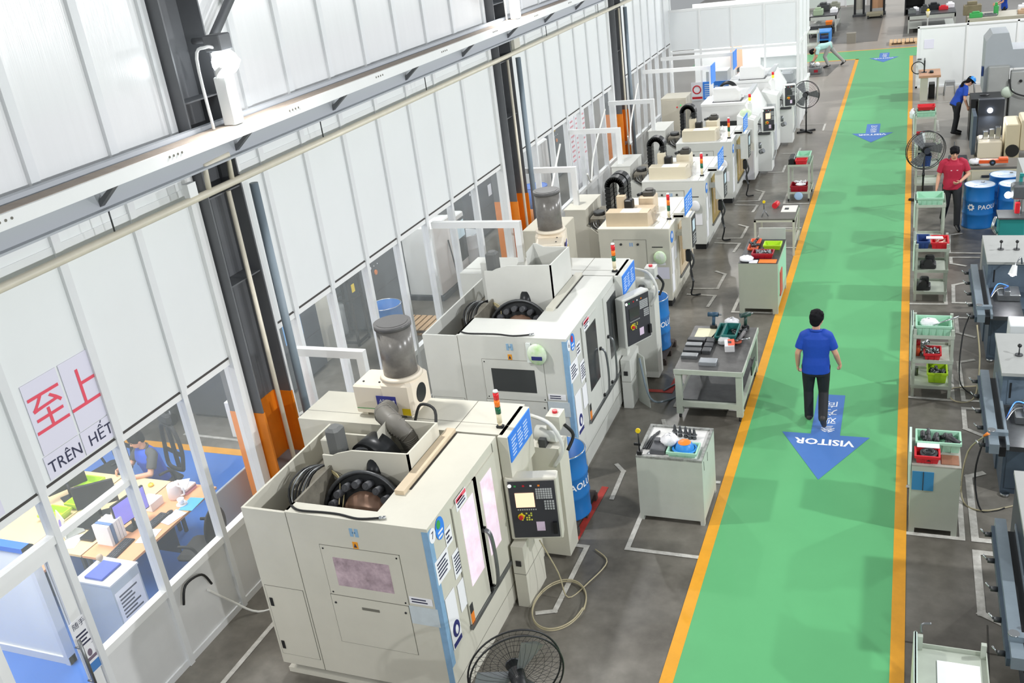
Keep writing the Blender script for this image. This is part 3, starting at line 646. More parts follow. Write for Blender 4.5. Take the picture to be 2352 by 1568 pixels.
def drum(loc, label, m=drumb, opn=True, text=True, ang=0., group='oil drums', top=None):
    t = thing('oil_drum', label, 'drum', loc, ang, group=group); R = .29
    prof = [(R, 0), (R+.008, .01), (R, .03), (R, .28), (R+.012, .3), (R, .32), (R, .56), (R+.012, .58), (R, .6), (R, .86), (R+.01, .875), (R, .88)]
    MB().lathe(prof+([(R-.012, .88), (R-.012, .06), (0, .05)] if opn else []), n=36).build('shell', m, t)
    if not opn:
        MB().lathe([(0, .862), (R-.01, .862), (R-.01, .88)], n=36).build('lid', top or drumtop, t); MB().frust((.15, .1, .862), (.15, .1, .88), .03, n=12).build('bung', steel, t)
        textmesh('PAOLUBE', .07, T(0, -.02, .865)).build('lid_print', mat('print_lightblue', '7fb0dc', .6), t)
    else:
        MB().torus((0, 0, .88), R-.003, .008, 'z', 36, 6).build('rim', chrome, t); MB().frust((0, 0, .055), (0, 0, .06), R-.02, n=24).build('inner_dark', grime, t)
    if text:
        textmesh('PAOLUBE', .13, Matrix.Identity(4), wrap=R+.004, bold=.002).xf(T(0, 0, .46) @ Rz(.25)).build('lettering', paper, t)
        g = MB(); n = 16; v = []
        for i in range(n*2): rr = .075 if (i//2) % 2 else .06; a = 2*PI*i/(n*2); v.append((rr*math.cos(a), rr*math.sin(a)))
        inner = [(.03*math.cos(2*PI*i/(n*2)), .03*math.sin(2*PI*i/(n*2))) for i in range(n*2)]
        def bend(p): q = (R+.005); return (q*math.sin(p[0]/q), -q*math.cos(p[0]/q), p[1])
        V = [bend(p) for p in v]+[bend(p) for p in inner]; N = n*2
        g.add(V, [(i, (i+1) % N, N+(i+1) % N, N+i) for i in range(N)]).xf(T(0, 0, .46) @ Rz(-1.15)).build('gear_emblem', paper, t)
    return t
drum((-3.72, 9.4, .12), 'open blue oil drum on a pallet behind the nearest control panel', ang=1.0)
drum((-3.78, 14.3, .12), 'open blue oil drum between the second and third machines', ang=.9)
def pallet(loc, label, m, nx=1.1, ny=.9, rz=0):
    t = thing('pallet', label, 'pallet', loc, rz)
    for k in range(7): Bx(-nx/2+k*nx/7+.01, -nx/2+(k+1)*nx/7-.02, -ny/2, ny/2, .095, .12).build('deck_board', m, t)
    for y in (-ny/2, -.04, ny/2-.08):
        Bx(-nx/2, nx/2, y, y+.08, .0, .02).build('bottom_board', m, t)
        for x in (-nx/2, -.05, nx/2-.1): Bx(x, x+.1, y, y+.08, .02, .095).build('block', m, t)
    return t
pdark = mat('pallet_dark', '4f4540', .7, var=.3, scale=8)
pallet((-3.88, 9.45, 0), 'dark stained pallet under the nearest blue drum', pdark, .8, .85); pallet((-3.88, 14.2, 0), 'dark stained pallet under the blue drum of the second machine', pdark, .85, .8)
# ================================================================ three machines with cable chains, then two white machines
def cable_chain(parent, x, y, z0, z1, w=.2, r=.14):
    """drag chain: a row of black links over an arch in the x-z plane"""
    pts = []; n = 12
    zc = z1-r
    for k in range(7): pts.append((x, z0+(zc-z0)*k/7, 0))
    for k in range(n+1): a = PI-PI*k/n; pts.append((x+r+r*math.cos(a), zc+r*math.sin(a), a-PI))
    for k in range(1, 5): pts.append((x+2*r, zc-(zc-z0)*.75*k/5, 0))
    c = None
    for i, (px_, pz_, a) in enumerate(pts):
        o = MB().box(-.05, .05, -w/2, w/2, -.034, .034).box(-.055, -.03, -w/2-.006, w/2+.006, -.026, .026).xf(T(px_, y, pz_) @ Ry(-a)).build('chain_link', blackm, parent)
def hmc(loc, label, topm, idx):
    t = thing('cable_chain_machine', label, 'machine', loc, group='machines with black cable chains'); m = mgrey if idx else mbeige; x1 = 1.33; zt = 1.5; D = 1.72 if idx == 2 else 2.0
    Bx(.03, x1-.03, .04, D, 0, .12).build('base_tray', m, t)
    MB().prism([(0, .12), (x1, .12), (x1, zt), (0, zt)], 'y', 0, D).build('body', m, t)
    Bx(-.005, x1+.005, -.005, D, zt, zt+.02).build('roof', mwhite if idx else mat('roof_cream', 'ece8da', .4), t)
    seams(t, frame_y(.27, .9, .5, 1.31, -.002)+[(1.2, 1.206, 0, D, zt+.02, zt+.022)])
    for x in (.42, .74): MB().frust((x, -.02, 1.22), (x, 0, 1.22), .022, n=10).build('lock', dsteel, t)
    MB().box(.58, .6, -.004, 0, 1.18, 1.25).box(.62, .64, -.004, 0, 1.18, 1.25).build('logo', mat('logo_blue2', '86aee0', .6), t)
    Bx(1.0, 1.2, -.006, 0, 1.16, 1.175).build('vent_slot', blackm, t)
    if idx == 0:
        b = MB().ball((1.15, -.05, .98), (.12, .045, .13)).build('powder_bag', MATS['bag_green'], t); sheet_y(t, 1.0, 1.24, .82, .87, -.004); sheet_y(t, .98, 1.3, .55, .78, -.006, paperl, 'document_holder')
    else:
        sheet_y(t, 1.0, 1.26, .55, .8, -.006, paper, 'document_holder')
        MB().ball((1.13, -.05, .98), (.1, .04, .12)).build('rag_bag', cloth, t)
    # left column with cut-out, recessed
    lc = MB().prism([(-.78, 0), (0, 0), (0, 1.2), (-.17, 1.28), (-.37, 1.42), (-.37, 1.73), (-.78, 1.73)], 'y', .47, 1.5).build('left_column', m, t)
    Bx(-.8, -.36, .46, 1.51, 1.73, 1.75).build('column_roof', m, lc); Bx(-.02, .0, .05, .46, .3, 1.25).build('gap_shadow_strip', black, t)  # black strip stands in for the shadow between body and left column
    MB().rbox(-.35, -.02, .6, 1.4, 1.3, 1.55, .03).build('gear_housing', dirty, t)
    MB().frust((-.2, .8, 1.55), (-.2, .8, 1.62), .11, n=18).build('housing_cap', dsteel, t)
    for k in range(5): MB().tube([(-.3+.03*k, .7, 1.5), (-.36+.06*k, .58-.03*k, 1.4+.02*k), (-.16+.03*k, .52, 1.36), (.02, .68, 1.6+.02*k)], .012, 6).build('cable', (steel, rubber, chrome)[k % 3], t)
    for k in range(2 if idx == 0 else 1): cable_chain(t, .02+.0*k, .85+.28*k, 1.55, 2.24)
    # stepped cover boxes on the roof
    MB().prism([(.13, zt+.02), (.92, zt+.02), (.92, zt+.28), (.13, zt+.28)], 'y', .13, .42).build('front_cover', topm, t)
    MB().add([(.92, .13, zt+.02), (.99, .3, zt+.02), (.99, .5, zt+.02), (.92, .42, zt+.02), (.92, .13, zt+.28), (.96, .42, zt+.28)], [(0, 1, 4), (1, 2, 5, 4), (2, 3, 5)]).build('cover_flap', topm, t)
    s = Bx(.4, .75, .16, .4, zt+.28, zt+.284).build('white_sheet', paper, t)
    Bx(.25, .9, .42, .9, zt+.02, zt+.2).build('middle_cover', topm, t); MB().rbox(.55, .85, .95, 1.3, zt+.02, zt+.33, .02).build('rear_cover', topm, t)
    MB().rbox(.36, .52, .6, .78, zt+.2, zt+.38, .02).build('motor_block', black, t); MB().rbox(.2, .36, .66, .82, zt+.2, zt+.45, .01).build('terminal_box', topm, t)
    MB().rbox(.62, .84, 1.0, 1.2, zt+.33, zt+.43, .02).frust((.74, 1.1, zt+.43), (.74, 1.1, zt+.46), .08, n=16).build('fan_motor', mat('motor_dark', '46443f', .5), t)
    MB().frust((.5, 1.1, zt+.33), (.6, 1.1, zt+.37), .03, n=10).build('coupling', dsteel, t)
    MB().tube([(.9, .8, zt+.1), (1.05, .5, zt+.3), (1.1, .3, zt+.1), (1.0, .15, zt+.03)], .006, 6).build('air_line', mat('hose_white2', 'e4e2da', .4), t)
    MB().tube([(.3, .75, zt+.45), (.25, .85, zt+.6), (.18, .95, zt+.45)], .01, 6).build('wire_loop', dsteel, t)
    signal_tower(t, 1.22, .55 if idx == 0 else .35, zt+.02, .48)
    # right side: sliding door, control, stickers
    S = x1+.004
    Bx(x1, S+.01, .75, 1.9, .35, 1.36).build('sliding_door', mtan if idx == 0 else mat('brass_curtain', 'b59a4a', .35, .3, var=.2), t)
    Bx(S+.01, S+.014, .85, 1.05, .5, 1.25).build('door_window', mat('amber_window', 'b9a078', .2), t)
    Bx(S+.01, S+.05, 1.15, 1.18, .5, 1.2).build('door_grip', mtan, t); Bx(x1, S+.03, .7, 1.95, .3, .34).build('door_sill', steel, t)
    d = disc_x(t, .2, 1.3, .11, .11, S, signb); disc_x(d, .2, 1.32, .05, .05, S+.003, paper, 'flower_mark')
    for (a, b_, z0, z1) in ((.1, .3, .62, 1.1), (.36, .55, .8, 1.14), (.05, .26, .25, .62)): sheet_x(t, a, b_, z0, z1, S, paper, 'notice', 0)
    c = MB().rbox(x1+.14, x1+.32, .42, .82, .98, 1.6, .01).build('control_box', m, t); Bx(x1+.32, x1+.33, .45, .79, 1.0, 1.57).build('panel_face', MATS['panel_face_dark'], c)
    Bx(x1+.33, x1+.335, .5, .68, 1.3, 1.5).build('screen', mat('screen_pale', 'bcd3dd', .3, emit=.3), c); lines_x(MB(), x1+.334, .5, .74, 1.05, 1.25, 4).build('keys', mat('keys_grey', 'b9bcbc'), c)
    Bx(x1, x1+.16, .55, .7, 1.2, 1.28).build('panel_arm', m, t); Bx(x1, x1+.2, .35, .42, 1.6, 1.66).build('sign_bracket', m, t)
    s = Bx(x1+.24, x1+.25, .3, .95, 1.66, 2.0).build('blue_sign', signb, t); mb = MB()
    for i in range(3): lines_x(mb, x1+.252, .36+i*.19, .52+i*.19, 1.7, 1.96, 5, .4, .5)
    mb.build('sign_text', MATS['text_pale'], s)
    Bx(x1+.02, x1+.24, .35, .4, 1.62, 1.7).build('sign_arm', m, t)
    MB().tube([(x1+.2, .6, .98), (x1+.26, .5, .6), (x1+.3, .45, .3), (x1+.25, .5, .05), (x1+.4, .6, .02)], .016, 8).build('hanging_cable', rubber, t)
    MB().tube([(x1+.2, .65, .98), (x1+.3, .6, .7), (x1+.24, .55, .5), (x1+.32, .4, .35)], .02, 8).build('hanging_cable', dsteel, t)
    MB().rbox(x1+.18, x1+.28, .45, .56, .72, .95, .02).build('hand_wheel', black, t)
    Bx(x1-.25, x1-.02, .02, .3, 0, .12).build('levelling_block', black, t)
    return t
hmc((-5.21, 16.29, 0), 'beige machine with tan roof boxes and two black cable chains', mtan, 0)
hmc((-5.16, 19.48, 0), 'light grey cable-chain machine in the middle of the row of three', mat('cover_cream', 'e2d8bf', .5, var=.05), 1)
hmc((-5.14, 22.85, 0), 'light grey cable-chain machine farthest down the row of three', MATS['cover_cream'], 2)
def whc(loc, label, k):
    t = thing('white_machine', label, 'machine', loc); m = mat('new_white', 'ecedeb', .35, var=.02); g = mat('new_grey', 'c3c6c8', .4)
    MB().prism([(0, .1), (1.35, .1), (1.35, 1.45), (1.1, 1.9), (0, 1.9)], 'y', .3, 2.7).build('enclosure', m, t)
    Bx(.03, 1.3, .35, 2.65, 0, .1).build('plinth', dsteel, t)
    Bx(-.02, 1.12, .28, 1.4, 1.9, 1.96).build('roof_tray', m, t); Bx(.25, 1.0, .45, .95, 1.96, 1.97).build('roof_opening', black, t)
    MB().prism([(.28, 1.97), (.95, 1.97), (.95, 2.2), (.85, 2.3), (.28, 2.3)], 'y', .5, .8).build('spindle_cover', m, t)
    for q in range(2): 
        if k == 0: MB().torus((.55, 1.05+.16*q, 2.12), .22, .035, 'y', 24, 6).build('cable_arch', blackm, t)
    Bx(1.0, 1.12, .9, 2.6, 1.96, 2.02).build('guide_cover', g, t)
    MB().prism([(1.0, .1), (1.42, .1), (1.42, 1.62), (1.0, 1.75)], 'y', -.35, .32).build('front_pillar', m, t)
    Bx(1.02, 1.4, -.365, -.35, .1, .85).build('pillar_panel', mat('pillar_lilac', 'dcdde8', .4), t); Bx(1.05, 1.38, -.365, -.35, 1.05, 1.4).build('pillar_glass', g, t)
    if k == 0: MB().ball((1.2, -.2, 1.78), (.15, .08, .12)).build('powder_bag', MATS['bag_green'], t); Bx(.2, .95, .28, .3, 1.0, 1.5).build('side_window', mglass, t)
    dd = Bx(1.35, 1.37, .5, 2.3, .35, 1.45).build('sliding_door', m, t); Bx(1.37, 1.375, .8, 1.6, .7, 1.35).build('door_window', mglass, dd)
    MB().tube([(1.37, .7, .7), (1.46, .7, .72), (1.46, .7, 1.28), (1.37, .7, 1.3)], .02, 8, False).build('door_grip', black, dd)
    control_box(t, T(1.52, .35, 1.15) @ Rz(.25), .34, .62, m, k == 0)
    Bx(1.4, 1.75, .45, .95, .1, 1.12).build('control_stand', m, t); MB().rbox(1.42, 1.72, .36, .52, 1.08, 1.13, .01).build('keyboard_shelf', dsteel, t)
    MB().frust((1.25, .2, 1.95), (1.25, .2, 2.02), .03, n=10).build('tower_base', m, t)
    lt = MB().frust((1.25, .2, 2.02), (1.25, .2, 2.1), .035, n=12).build('yellow_lens', mat('lens_yellow', 'ffe23a', .3, emit=.8), t); MB().frust((1.25, .2, 2.1), (1.25, .2, 2.18), .035, n=12).build('red_lens', redl_, t)
    Bx(1.2, 1.3, .15, .25, 1.6, 1.95).build('tower_bracket', m, t)
    MB().tube([(1.78, .5, 1.2), (1.82, .45, .7), (1.78, .45, .4), (1.85, .55, .6), (1.8, .6, 1.1)], .013, 6).build('hanging_cable', g, t)
    MB().frust((1.5, .1, .7), (1.6, .05, .75), .06, n=10).frust((1.5, .1, .8), (1.5, .1, .95), .04, n=10).build('regulator', steel, t)
    return t
whc((-4.95, 24.95, 0), 'white machine with roof cable arch and orange control screen', 0)
whc((-4.75, 28.05, 0), 'white machine standing last in the row before the glass partition', 1)
# blue safety board on the partition
b = thing('safety_board', 'blue notice board with red prohibition sign on the far partition', 'sign', (-6.3, 30.7, 1.05))
Bx(.35, 1.5, -.02, 0, 0, .55).build('blue_board', signb, b); sheet_y(b, -.02, .33, 0, .55, -.01); q = MB().torus((.155, -.016, .32), .12, .02, 'y', 24, 6).build('red_ring', redp, b)
mb = MB(); lines_y(mb, .4, .85, -.022, .05, .5, 7); lines_y(mb, .95, 1.4, -.022, .05, .5, 6); mb.build('board_text', MATS['text_pale'], b); Bx(0, .32, -.016, -.01, .03, .1).build('red_caption', redp, b)
for i, (x, y, lab) in enumerate(((-6.3, 26.4, 'tall beige electrical cabinet with red lamp beside the wall behind the white machine'), (-6.15, 14.9, 'tall beige electrical cabinet with coloured lamps behind the second machine'))):
    c = thing('electrical_cabinet', lab, 'cabinet', (x, y, 0)); em = mat('cabinet_beige', 'c9c4b4', .5, var=.05)
    MB().rbox(0, .7, 0, .8, .05, 1.95, .01).build('body', em, c); Bx(.03, .67, -.01, 0, .1, 1.9).build('door', em, c); Bx(.0, .7, .02, .78, 0, .05).build('plinth', dsteel, c)
    MB().frust((.45, -.02, 1.7), (.45, -.01, 1.7), .02, n=10).build('red_lamp', redl_, c); MB().frust((.55, -.02, 1.75), (.55, -.01, 1.75), .02, n=10).build('green_lamp', mat('lamp_green', '35d06a', .3, emit=.6), c)
# cream cable looping behind the cable-chain machines
hw = mat('hose_white3', 'e9e9e4', .4)
for i, (a, b_) in enumerate(((16.0, 18.6), (19.0, 22.0), (22.4, 25.2))):
    tag(MB().tube([(-6.2, a, 1.85), (-6.35, a+.7, 1.5), (-6.5, a+1.5, 1.9), (-6.6, b_, 2.6)], .02, 6).build('slack_hose', hw), 'white slack hose sagging behind the %s cable-chain machine' % ('tan-topped', 'middle', 'farthest')[i], 'hose')
# ================================================================ carts, cabinets and fans left of the aisle
def bin_(parent, x0, x1, y0, y1, z0, h, m, name='bin', ribs=True):
    t = .012; b = MB()
    b.add([(x0+.02, y0+.02, z0), (x1-.02, y0+.02, z0), (x1-.02, y1-.02, z0), (x0+.02, y1-.02, z0), (x0, y0, z0+h), (x1, y0, z0+h), (x1, y1, z0+h), (x0, y1, z0+h),
           (x0+.03, y0+.03, z0+.008), (x1-.03, y0+.03, z0+.008), (x1-.03, y1-.03, z0+.008), (x0+.03, y1-.03, z0+.008), (x0+t, y0+t, z0+h), (x1-t, y0+t, z0+h), (x1-t, y1-t, z0+h), (x0+t, y1-t, z0+h)],
          [(0, 3, 2, 1), (0, 1, 5, 4), (1, 2, 6, 5), (2, 3, 7, 6), (3, 0, 4, 7), (4, 5, 13, 12), (5, 6, 14, 13), (6, 7, 15, 14), (7, 4, 12, 15), (8, 9, 10, 11), (8, 12, 13, 9), (9, 13, 14, 10), (10, 14, 15, 11), (11, 15, 12, 8)])
    o = b.build(name, m, parent)
    r = MB().box(x0-.006, x1+.006, y0-.008, y0+.0, z0+h-.03, z0+h).box(x0-.006, x1+.006, y1, y1+.008, z0+h-.03, z0+h).box(x0-.008, x0, y0, y1, z0+h-.03, z0+h).box(x1, x1+.008, y0, y1, z0+h-.03, z0+h)
    if ribs:
        n = max(3, int((x1-x0)/.09))
        for k in range(1, n): x = x0+(x1-x0)*k/n; r.box(x-.003, x+.003, y0-.002, y0+.014, z0+.01, z0+h-.03)
    r.build('rim', m, o); return o
def bin_thing(label, x0, x1, y0, y1, z0, h, m):
    t = thing('parts_bin', label, 'bin', ((x0+x1)/2, (y0+y1)/2, z0)); w = (x1-x0)/2; d = (y1-y0)/2
    bin_(t, -w, w, -d, d, 0, h, m, 'tray'); return t
def scatter(label, cat, name, x0, x1, y0, y1, z, n, m, s=.03):
    """loose small parts lying together"""
    mb = MB()
    for i in range(n):
        x = random.uniform(x0, x1); y = random.uniform(y0, y1); a = random.random()*PI; l = s*random.uniform(.7, 1.6); r = s*.28
        d = Vector((math.cos(a), math.sin(a), random.uniform(-.1, .3)))*l/2; c = Vector((x, y, z+r+random.random()*s*.5)); mb.frust(c-d, c+d, r, n=6)
    return tag(mb.build(name, m), label, cat, kind='stuff')
def rag(label, c, r, seed=0, m=cloth):
    R_ = random.Random(seed); mb = MB().ball(c, r, 18, 10)
    mb.v = [tuple(Vector(v)+Vector((R_.uniform(-1, 1), R_.uniform(-1, 1), R_.uniform(-.6, .6)))*.22*min(r)) for v in mb.v]
    mb.v = [(x, y, max(z, c[2]-r[2]*.7)) for x, y, z in mb.v]
    return tag(mb.build('cloth_rag', m), label, 'rag')
# --- nearest tool cabinet
c = thing('tool_cabinet', 'grey steel tool cabinet with white tray top near the nearest machine', 'cabinet', (-2.83, 9.53, 0))
Bx(0, .79, 0, .78, .06, .88).build('body', cabgrey, c)
for x in (0, .74):
    for y in (0, .72): Bx(x, x+.05, y, y+.06, 0, .06).build('foot', cabgrey, c)
for a in ((0, .79, 0, .035), (0, .79, .745, .78), (0, .035, .035, .745), (.755, .79, .035, .745)): Bx(*a, .88, .91).build('rim', mat('worn_rim', 'a7aaa6', .5, h2='6b6a66', scale=14), c)
Bx(.035, .755, .035, .745, .88, .885).build('tray_liner', mat('liner_white', 'ecebe8', .6, var=.12, scale=10), c)
for y in (.2, .42): Bx(.79, .793, y-.1, y-.09, .72, .84).build('slot', blackm, c)
g = thing('dial_gauge', 'black dial gauge on magnetic stand at the cabinet corner', 'gauge', (-2.79, 9.57, .91))
MB().rbox(-.03, .03, -.03, .03, 0, .05, .006).build('magnet_base', black, g); MB().frust((0, 0, .05), (0, 0, .3), .008, n=8).build('rod', blackm, g); MB().frust((0, -.01, .32), (0, .012, .32), .03, n=16).build('dial', yellowp, g); MB().box(-.06, .02, -.01, .01, .12, .15).build('clamp', blackm, g)
for k, (x, y) in enumerate(((-2.48, 10.12), (-2.41, 10.1), (-2.34, 10.09), (-2.28, 10.06), (-2.23, 10.06))):
    tg = thing('tool_holder', 'steel tool holder in the row on the cabinet tray, %s' % ('leftmost', 'second from the left', 'middle one', 'second from the right', 'rightmost')[k], 'tool holder', (x, y, .885), group='tool holders on the white tray')
    MB().lathe([(0, 0), (.028, .0), (.028, .02), (.02, .025), (.03, .05), (.03, .06), (.022, .07), (.014, .13), (.006, .15), (0, .15)], n=14).build('taper', dsteel, tg); MB().torus((0, 0, .055), .032, .006, 'z', 16, 6).build('flange', steel, tg)
for k in range(3): tag(MB().tube([(-2.78+.03*k, 9.72, .9), (-2.75+.02*k, 10.0+.05*k, .9), (-2.68, 10.1+.03*k, .9)], .011, 6, False).build('hex_key', dsteel), 'long dark hex key on the cabinet tray, %s of three' % ('left', 'middle', 'right')[k], 'hex key')
tag(MB().rbox(-2.68, -2.5, 9.62, 9.84, .885, .96, .01).box(-2.66, -2.6, 9.78, 9.86, .96, .99).build('vise_block', mat('casting_dark', '5a5c60', .5)), 'dark grey vise block on the cabinet tray', 'vise')
bt = bin_thing('pale green bin under the blue helmet on the cabinet', -2.47, -2.12, 9.6, 9.86, .885, .07, mint)
rag('white glove heap beside the blue helmet on the cabinet', (-2.47, 9.8, 1.0), (.1, .09, .08), 3)
hl = thing('safety_helmet', 'blue safety helmet with orange crown lying on the cabinet', 'helmet', (-2.28, 9.74, .94))
MB().lathe([(.0, .1), (.05, .095), (.09, .065), (.11, .02), (.115, 0)], n=24).build('shell', skyb, hl); MB().lathe([(.115, 0), (.14, -.005), (.14, .003), (.115, .008)], n=24).xf(Matrix.Diagonal((1.1, 1, 1, 1))).build('brim', skyb, hl); MB().lathe([(0, .104), (.05, .099), (.078, .08)], n=24).build('crown_patch', orangeb, hl)
tag(MB().tube([(-2.7, 9.6, .9), (-2.66, 9.75, .9)], .016, 8).build('steel_rod', chrome), 'short shiny steel rod on the cabinet tray', 'rod')
# --- steel work table
tb = thing('work_table', 'heavy steel work table with worn dark top beside the second machine', 'table', (-2.92, 12.1, 0))
tw, td = .95, 1.55
Bx(0, tw, 0, td, .77, .8).build('table_top', mat('worn_steel_top', '6f6e6c', .35, .3, h2='4f4e4d', scale=4), tb); MB().box(-.01, tw+.01, -.02, 0, .73, .8).build('front_edge', tgreen, tb); Bx(tw, tw+.02, 0, td, .73, .8).build('side_edge', tgreen, tb)
for x in (0, tw-.09):
    for y in (0, td-.09): l = Bx(x, x+.09, y, y+.09, .08, .77).build('leg', tgreen, tb); MB().frust((x+.03, y+.045, .04), (x+.06, y+.045, .04), .04, n=14).build('castor', rubber, l)
for y in (.0, td-.07): Bx(.09, tw-.09, y, y+.06, .2, .28).build('stretcher', tgreen, tb)
for x in (0, tw-.06): Bx(x, x+.06, .09, td-.09, .2, .28).build('stretcher', tgreen, tb)
Bx(.05, tw-.05, .05, td-.05, .28, .3).build('lower_shelf', dsteel, tb)
tag(Bx(-2.95+.1, -2.5, 13.1, 13.55, .8, .805).build('drawing_sheet', mat('paper_cream', 'eee9c8', .7)), 'cream drawing sheet on the steel work table', 'sheet')
for k in range(4): tag(MB().rbox(-2.9, -2.66+.02*(k % 2), 12.45+.16*k, 12.57+.16*k, .8, .85+.012*k, .006).build('steel_block', (steel, dsteel)[k % 2]), 'flat grey steel block at the left of the work table, %s' % ('nearest', 'second nearest', 'third nearest', 'farthest')[k], 'block', 'steel blocks on the work table')
for k in range(3): tag(MB().rbox(-2.63, -2.5, 12.62+.17*k, 12.76+.17*k, .8, .86, .008).build('clamp_block', dsteel), 'small dark clamp block beside the flat blocks, %s' % ('nearest', 'middle', 'farthest')[k], 'block', 'clamp blocks on the work table')
tag(MB().rbox(-2.6, -2.35, 12.24, 12.4, .8, .86, .006).build('bright_block', mat('milled_steel', 'b3b8bd', .25, .7)), 'bright milled steel block near the front of the work table', 'block')
cl = thing('black_glove', 'crumpled black glove on the cream sheet', 'glove', (-2.62, 13.1, .81)); MB().ball((0, 0, .02), (.1, .06, .03)).tube([(.05, .03, .03), (.1, .2, .05)], .012, 6).build('fabric', black, cl)
bin_thing('dark teal parts bin on the work table', -2.4, -2.2, 13.05, 13.5, .8, .13, mat('teal_bin', '1d6b66', .4)); bin_thing('narrow dark teal tray beside the cream sheet', -2.52, -2.43, 13.1, 13.6, .8, .08, MATS['teal_bin'])
rag('white rag bundle behind the teal bin', (-2.36, 13.68, .86), (.11, .1, .08), 5)
tag(MB().rbox(-2.45, -2.28, 12.95, 13.1, .8, .9, .03).build('plastic_case', mat('clear_grey', 'cdd0d0', .3)), 'clear grey plastic case on the work table', 'case')
bx_ = thing('glove_box', 'white and orange cardboard glove box on the work table', 'box', (-2.26, 12.85, .8), .2); MB().rbox(-.07, .07, -.12, .12, 0, .1, .006).build('carton', mat('box_white', 'eeeeee', .6), bx_); Bx(-.02, .075, -.1, .12, .1, .103).build('orange_print', mat('print_orange', 'f0684a', .6), bx_); Bx(-.02, .03, -.03, .05, .103, .105).build('opening', black, bx_)
for k, (x, y, lab) in enumerate(((-2.62, 13.58, 'blue pistol-grip power drill standing on the far left of the work table'), (-2.14, 13.6, 'dark green power drill standing on the far right of the work table'))):
    d = thing('power_drill', lab, 'drill', (x, y, .8), .6*k); dm = mat(('drill_blue', 'drill_green')[k], ('2b4d66', '2f4a44')[k], .4)
    MB().rbox(-.05, .05, -.04, .04, 0, .06, .01).build('battery', black, d); MB().frust((0, 0, .06), (.01, 0, .2), .024, n=10).build('grip', dm, d); MB().frust((-.08, 0, .23), (.08, 0, .23), .036, n=14).build('motor_housing', dm, d); MB().frust((.08, 0, .23), (.13, 0, .23), .02, .012, 10).build('chuck', steel, d)
d = thing('angle_grinder', 'angle grinder with red disc lying on the work table', 'grinder', (-2.12, 13.08, .8)); MB().frust((-.05, .0, .04), (.0, .28, .05), .03, n=12).build('housing', mat('tool_grey', '6f6c6c', .5), d); MB().frust((-.06, -.05, .03), (-.06, -.05, .045), .07, n=24).build('disc', mat('disc_red', 'a2482f', .6), d); MB().tube([(-.03, -.02, .05), (.12, .02, .07)], .012, 8).build('side_handle', chrome, d); MB().frust((-.06, -.05, .045), (-.06, -.05, .07), .025, n=12).build('gear_head', steel, d)
scatter('loose dark bits on the far end of the work table', 'tools', 'small_tools', -2.3, -2.12, 13.25, 13.5, .8, 14, dsteel, .06)
tag(MB().rbox(-1.97, -1.95, 12.9, 13.25, .35, .5, .004).build('hung_clamp', dsteel), 'dark clamp hung on the right side of the work table', 'clamp')
# --- second tool cabinet with back sheet
c = thing('tool_cabinet', 'grey-green tool cabinet heaped with red bins farther up the aisle', 'cabinet', (-2.62, 16.05, 0)); cg = mat('cabinet_greengrey', 'b7bbab', .5, var=.06)
Bx(0, .67, 0, 1.3, .1, .95).build('body', cg, c)
for x in (0, .58):
    for y in (0, 1.22): Bx(x, x+.09, y, y+.08, 0, .1).build('foot', cg, c)
Bx(0, .67, 0, 1.3, .95, .955).build('rubber_mat', dsteel, c); Bx(.67, .675, .1, 1.2, .3, .9).build('door', mint, c)
bp = tag(Bx(-2.45, -1.97, 17.42, 17.45, 0, 1.15).build('steel_sheet', cabgrey), 'plain grey steel sheet standing behind the red-bin cabinet', 'sheet')
bin_thing('dark red bin of drills on the grey-green cabinet', -2.42, -2.06, 16.28, 16.52, .955, .1, dredp); scatter('steel drill bits in the dark red bin', 'drill bits', 'drill_bits', -2.34, -2.1, 16.33, 16.47, 1.0, 26, steel, .07)
bin_thing('lime bin behind the dark red bin', -2.28, -1.98, 16.75, 17.0, .955, .09, lime); bin_thing('orange tray at the back of the grey-green cabinet', -2.55, -2.38, 16.7, 17.25, .955, .05, mat('orange_tray', 'f0693e', .4))
scatter('dark tools in the orange tray', 'tools', 'small_tools', -2.52, -2.41, 16.78, 17.1, .98, 9, dsteel, .09)
tag(Bx(-2.28, -1.98, 16.07, 16.25, .956, .962).build('orange_sheet', mat('sheet_orange', 'f9873c', .6)), 'orange plastic sheet at the front of the grey-green cabinet', 'sheet'); tag(Bx(-2.44, -2.3, 16.06, 16.22, .956, .96).build('white_card', paper), 'white card on the front edge of the grey-green cabinet', 'card')
rag('white work gloves on the left of the grey-green cabinet', (-2.5, 16.2, .99), (.12, .12, .05), 8)
tag(MB().rbox(-1.95, -1.93, 16.3, 16.6, .25, .7, .004).build('hung_board', mat('board_red', 'c9564a', .6)), 'red board leaning on the aisle side of the grey-green cabinet', 'board')
# --- open frame table
tb = thing('frame_table', 'open light steel frame table with dark top farther up the aisle', 'table', (-2.78, 19.1, 0)); fm = mat('frame_beige', 'c3c1b2', .5)
Bx(0, .8, 0, 1.0, .76, .79).build('table_top', mat('top_dark', '6a6862', .5, var=.2), tb)
for x in (0, .76):
    for y in (0, .96): Bx(x, x+.04, y, y+.04, 0, .76).build('leg', fm, tb)
for a in ((0, .8, 0, .04), (0, .8, .96, 1.0), (0, .04, 0, 1), (.76, .8, 0, 1)): Bx(*a, .72, .76).build('top_rail', fm, tb)
for a in ((.04, .76, .96, 1.0), (0, .04, .04, .96), (.76, .8, .04, .96)): Bx(*a, .2, .24).build('lower_rail', fm, tb)
MB().tube([(.78, .04, .25), (.78, .96, .7)], .015, 4).build('brace', fm, tb)
tag(Bx(-2.3, -2.0, 19.55, 20.0, .79, .797).build('plastic_board', mat('board_white', 'e9e8df', .5)), 'cream board on the open frame table', 'board')
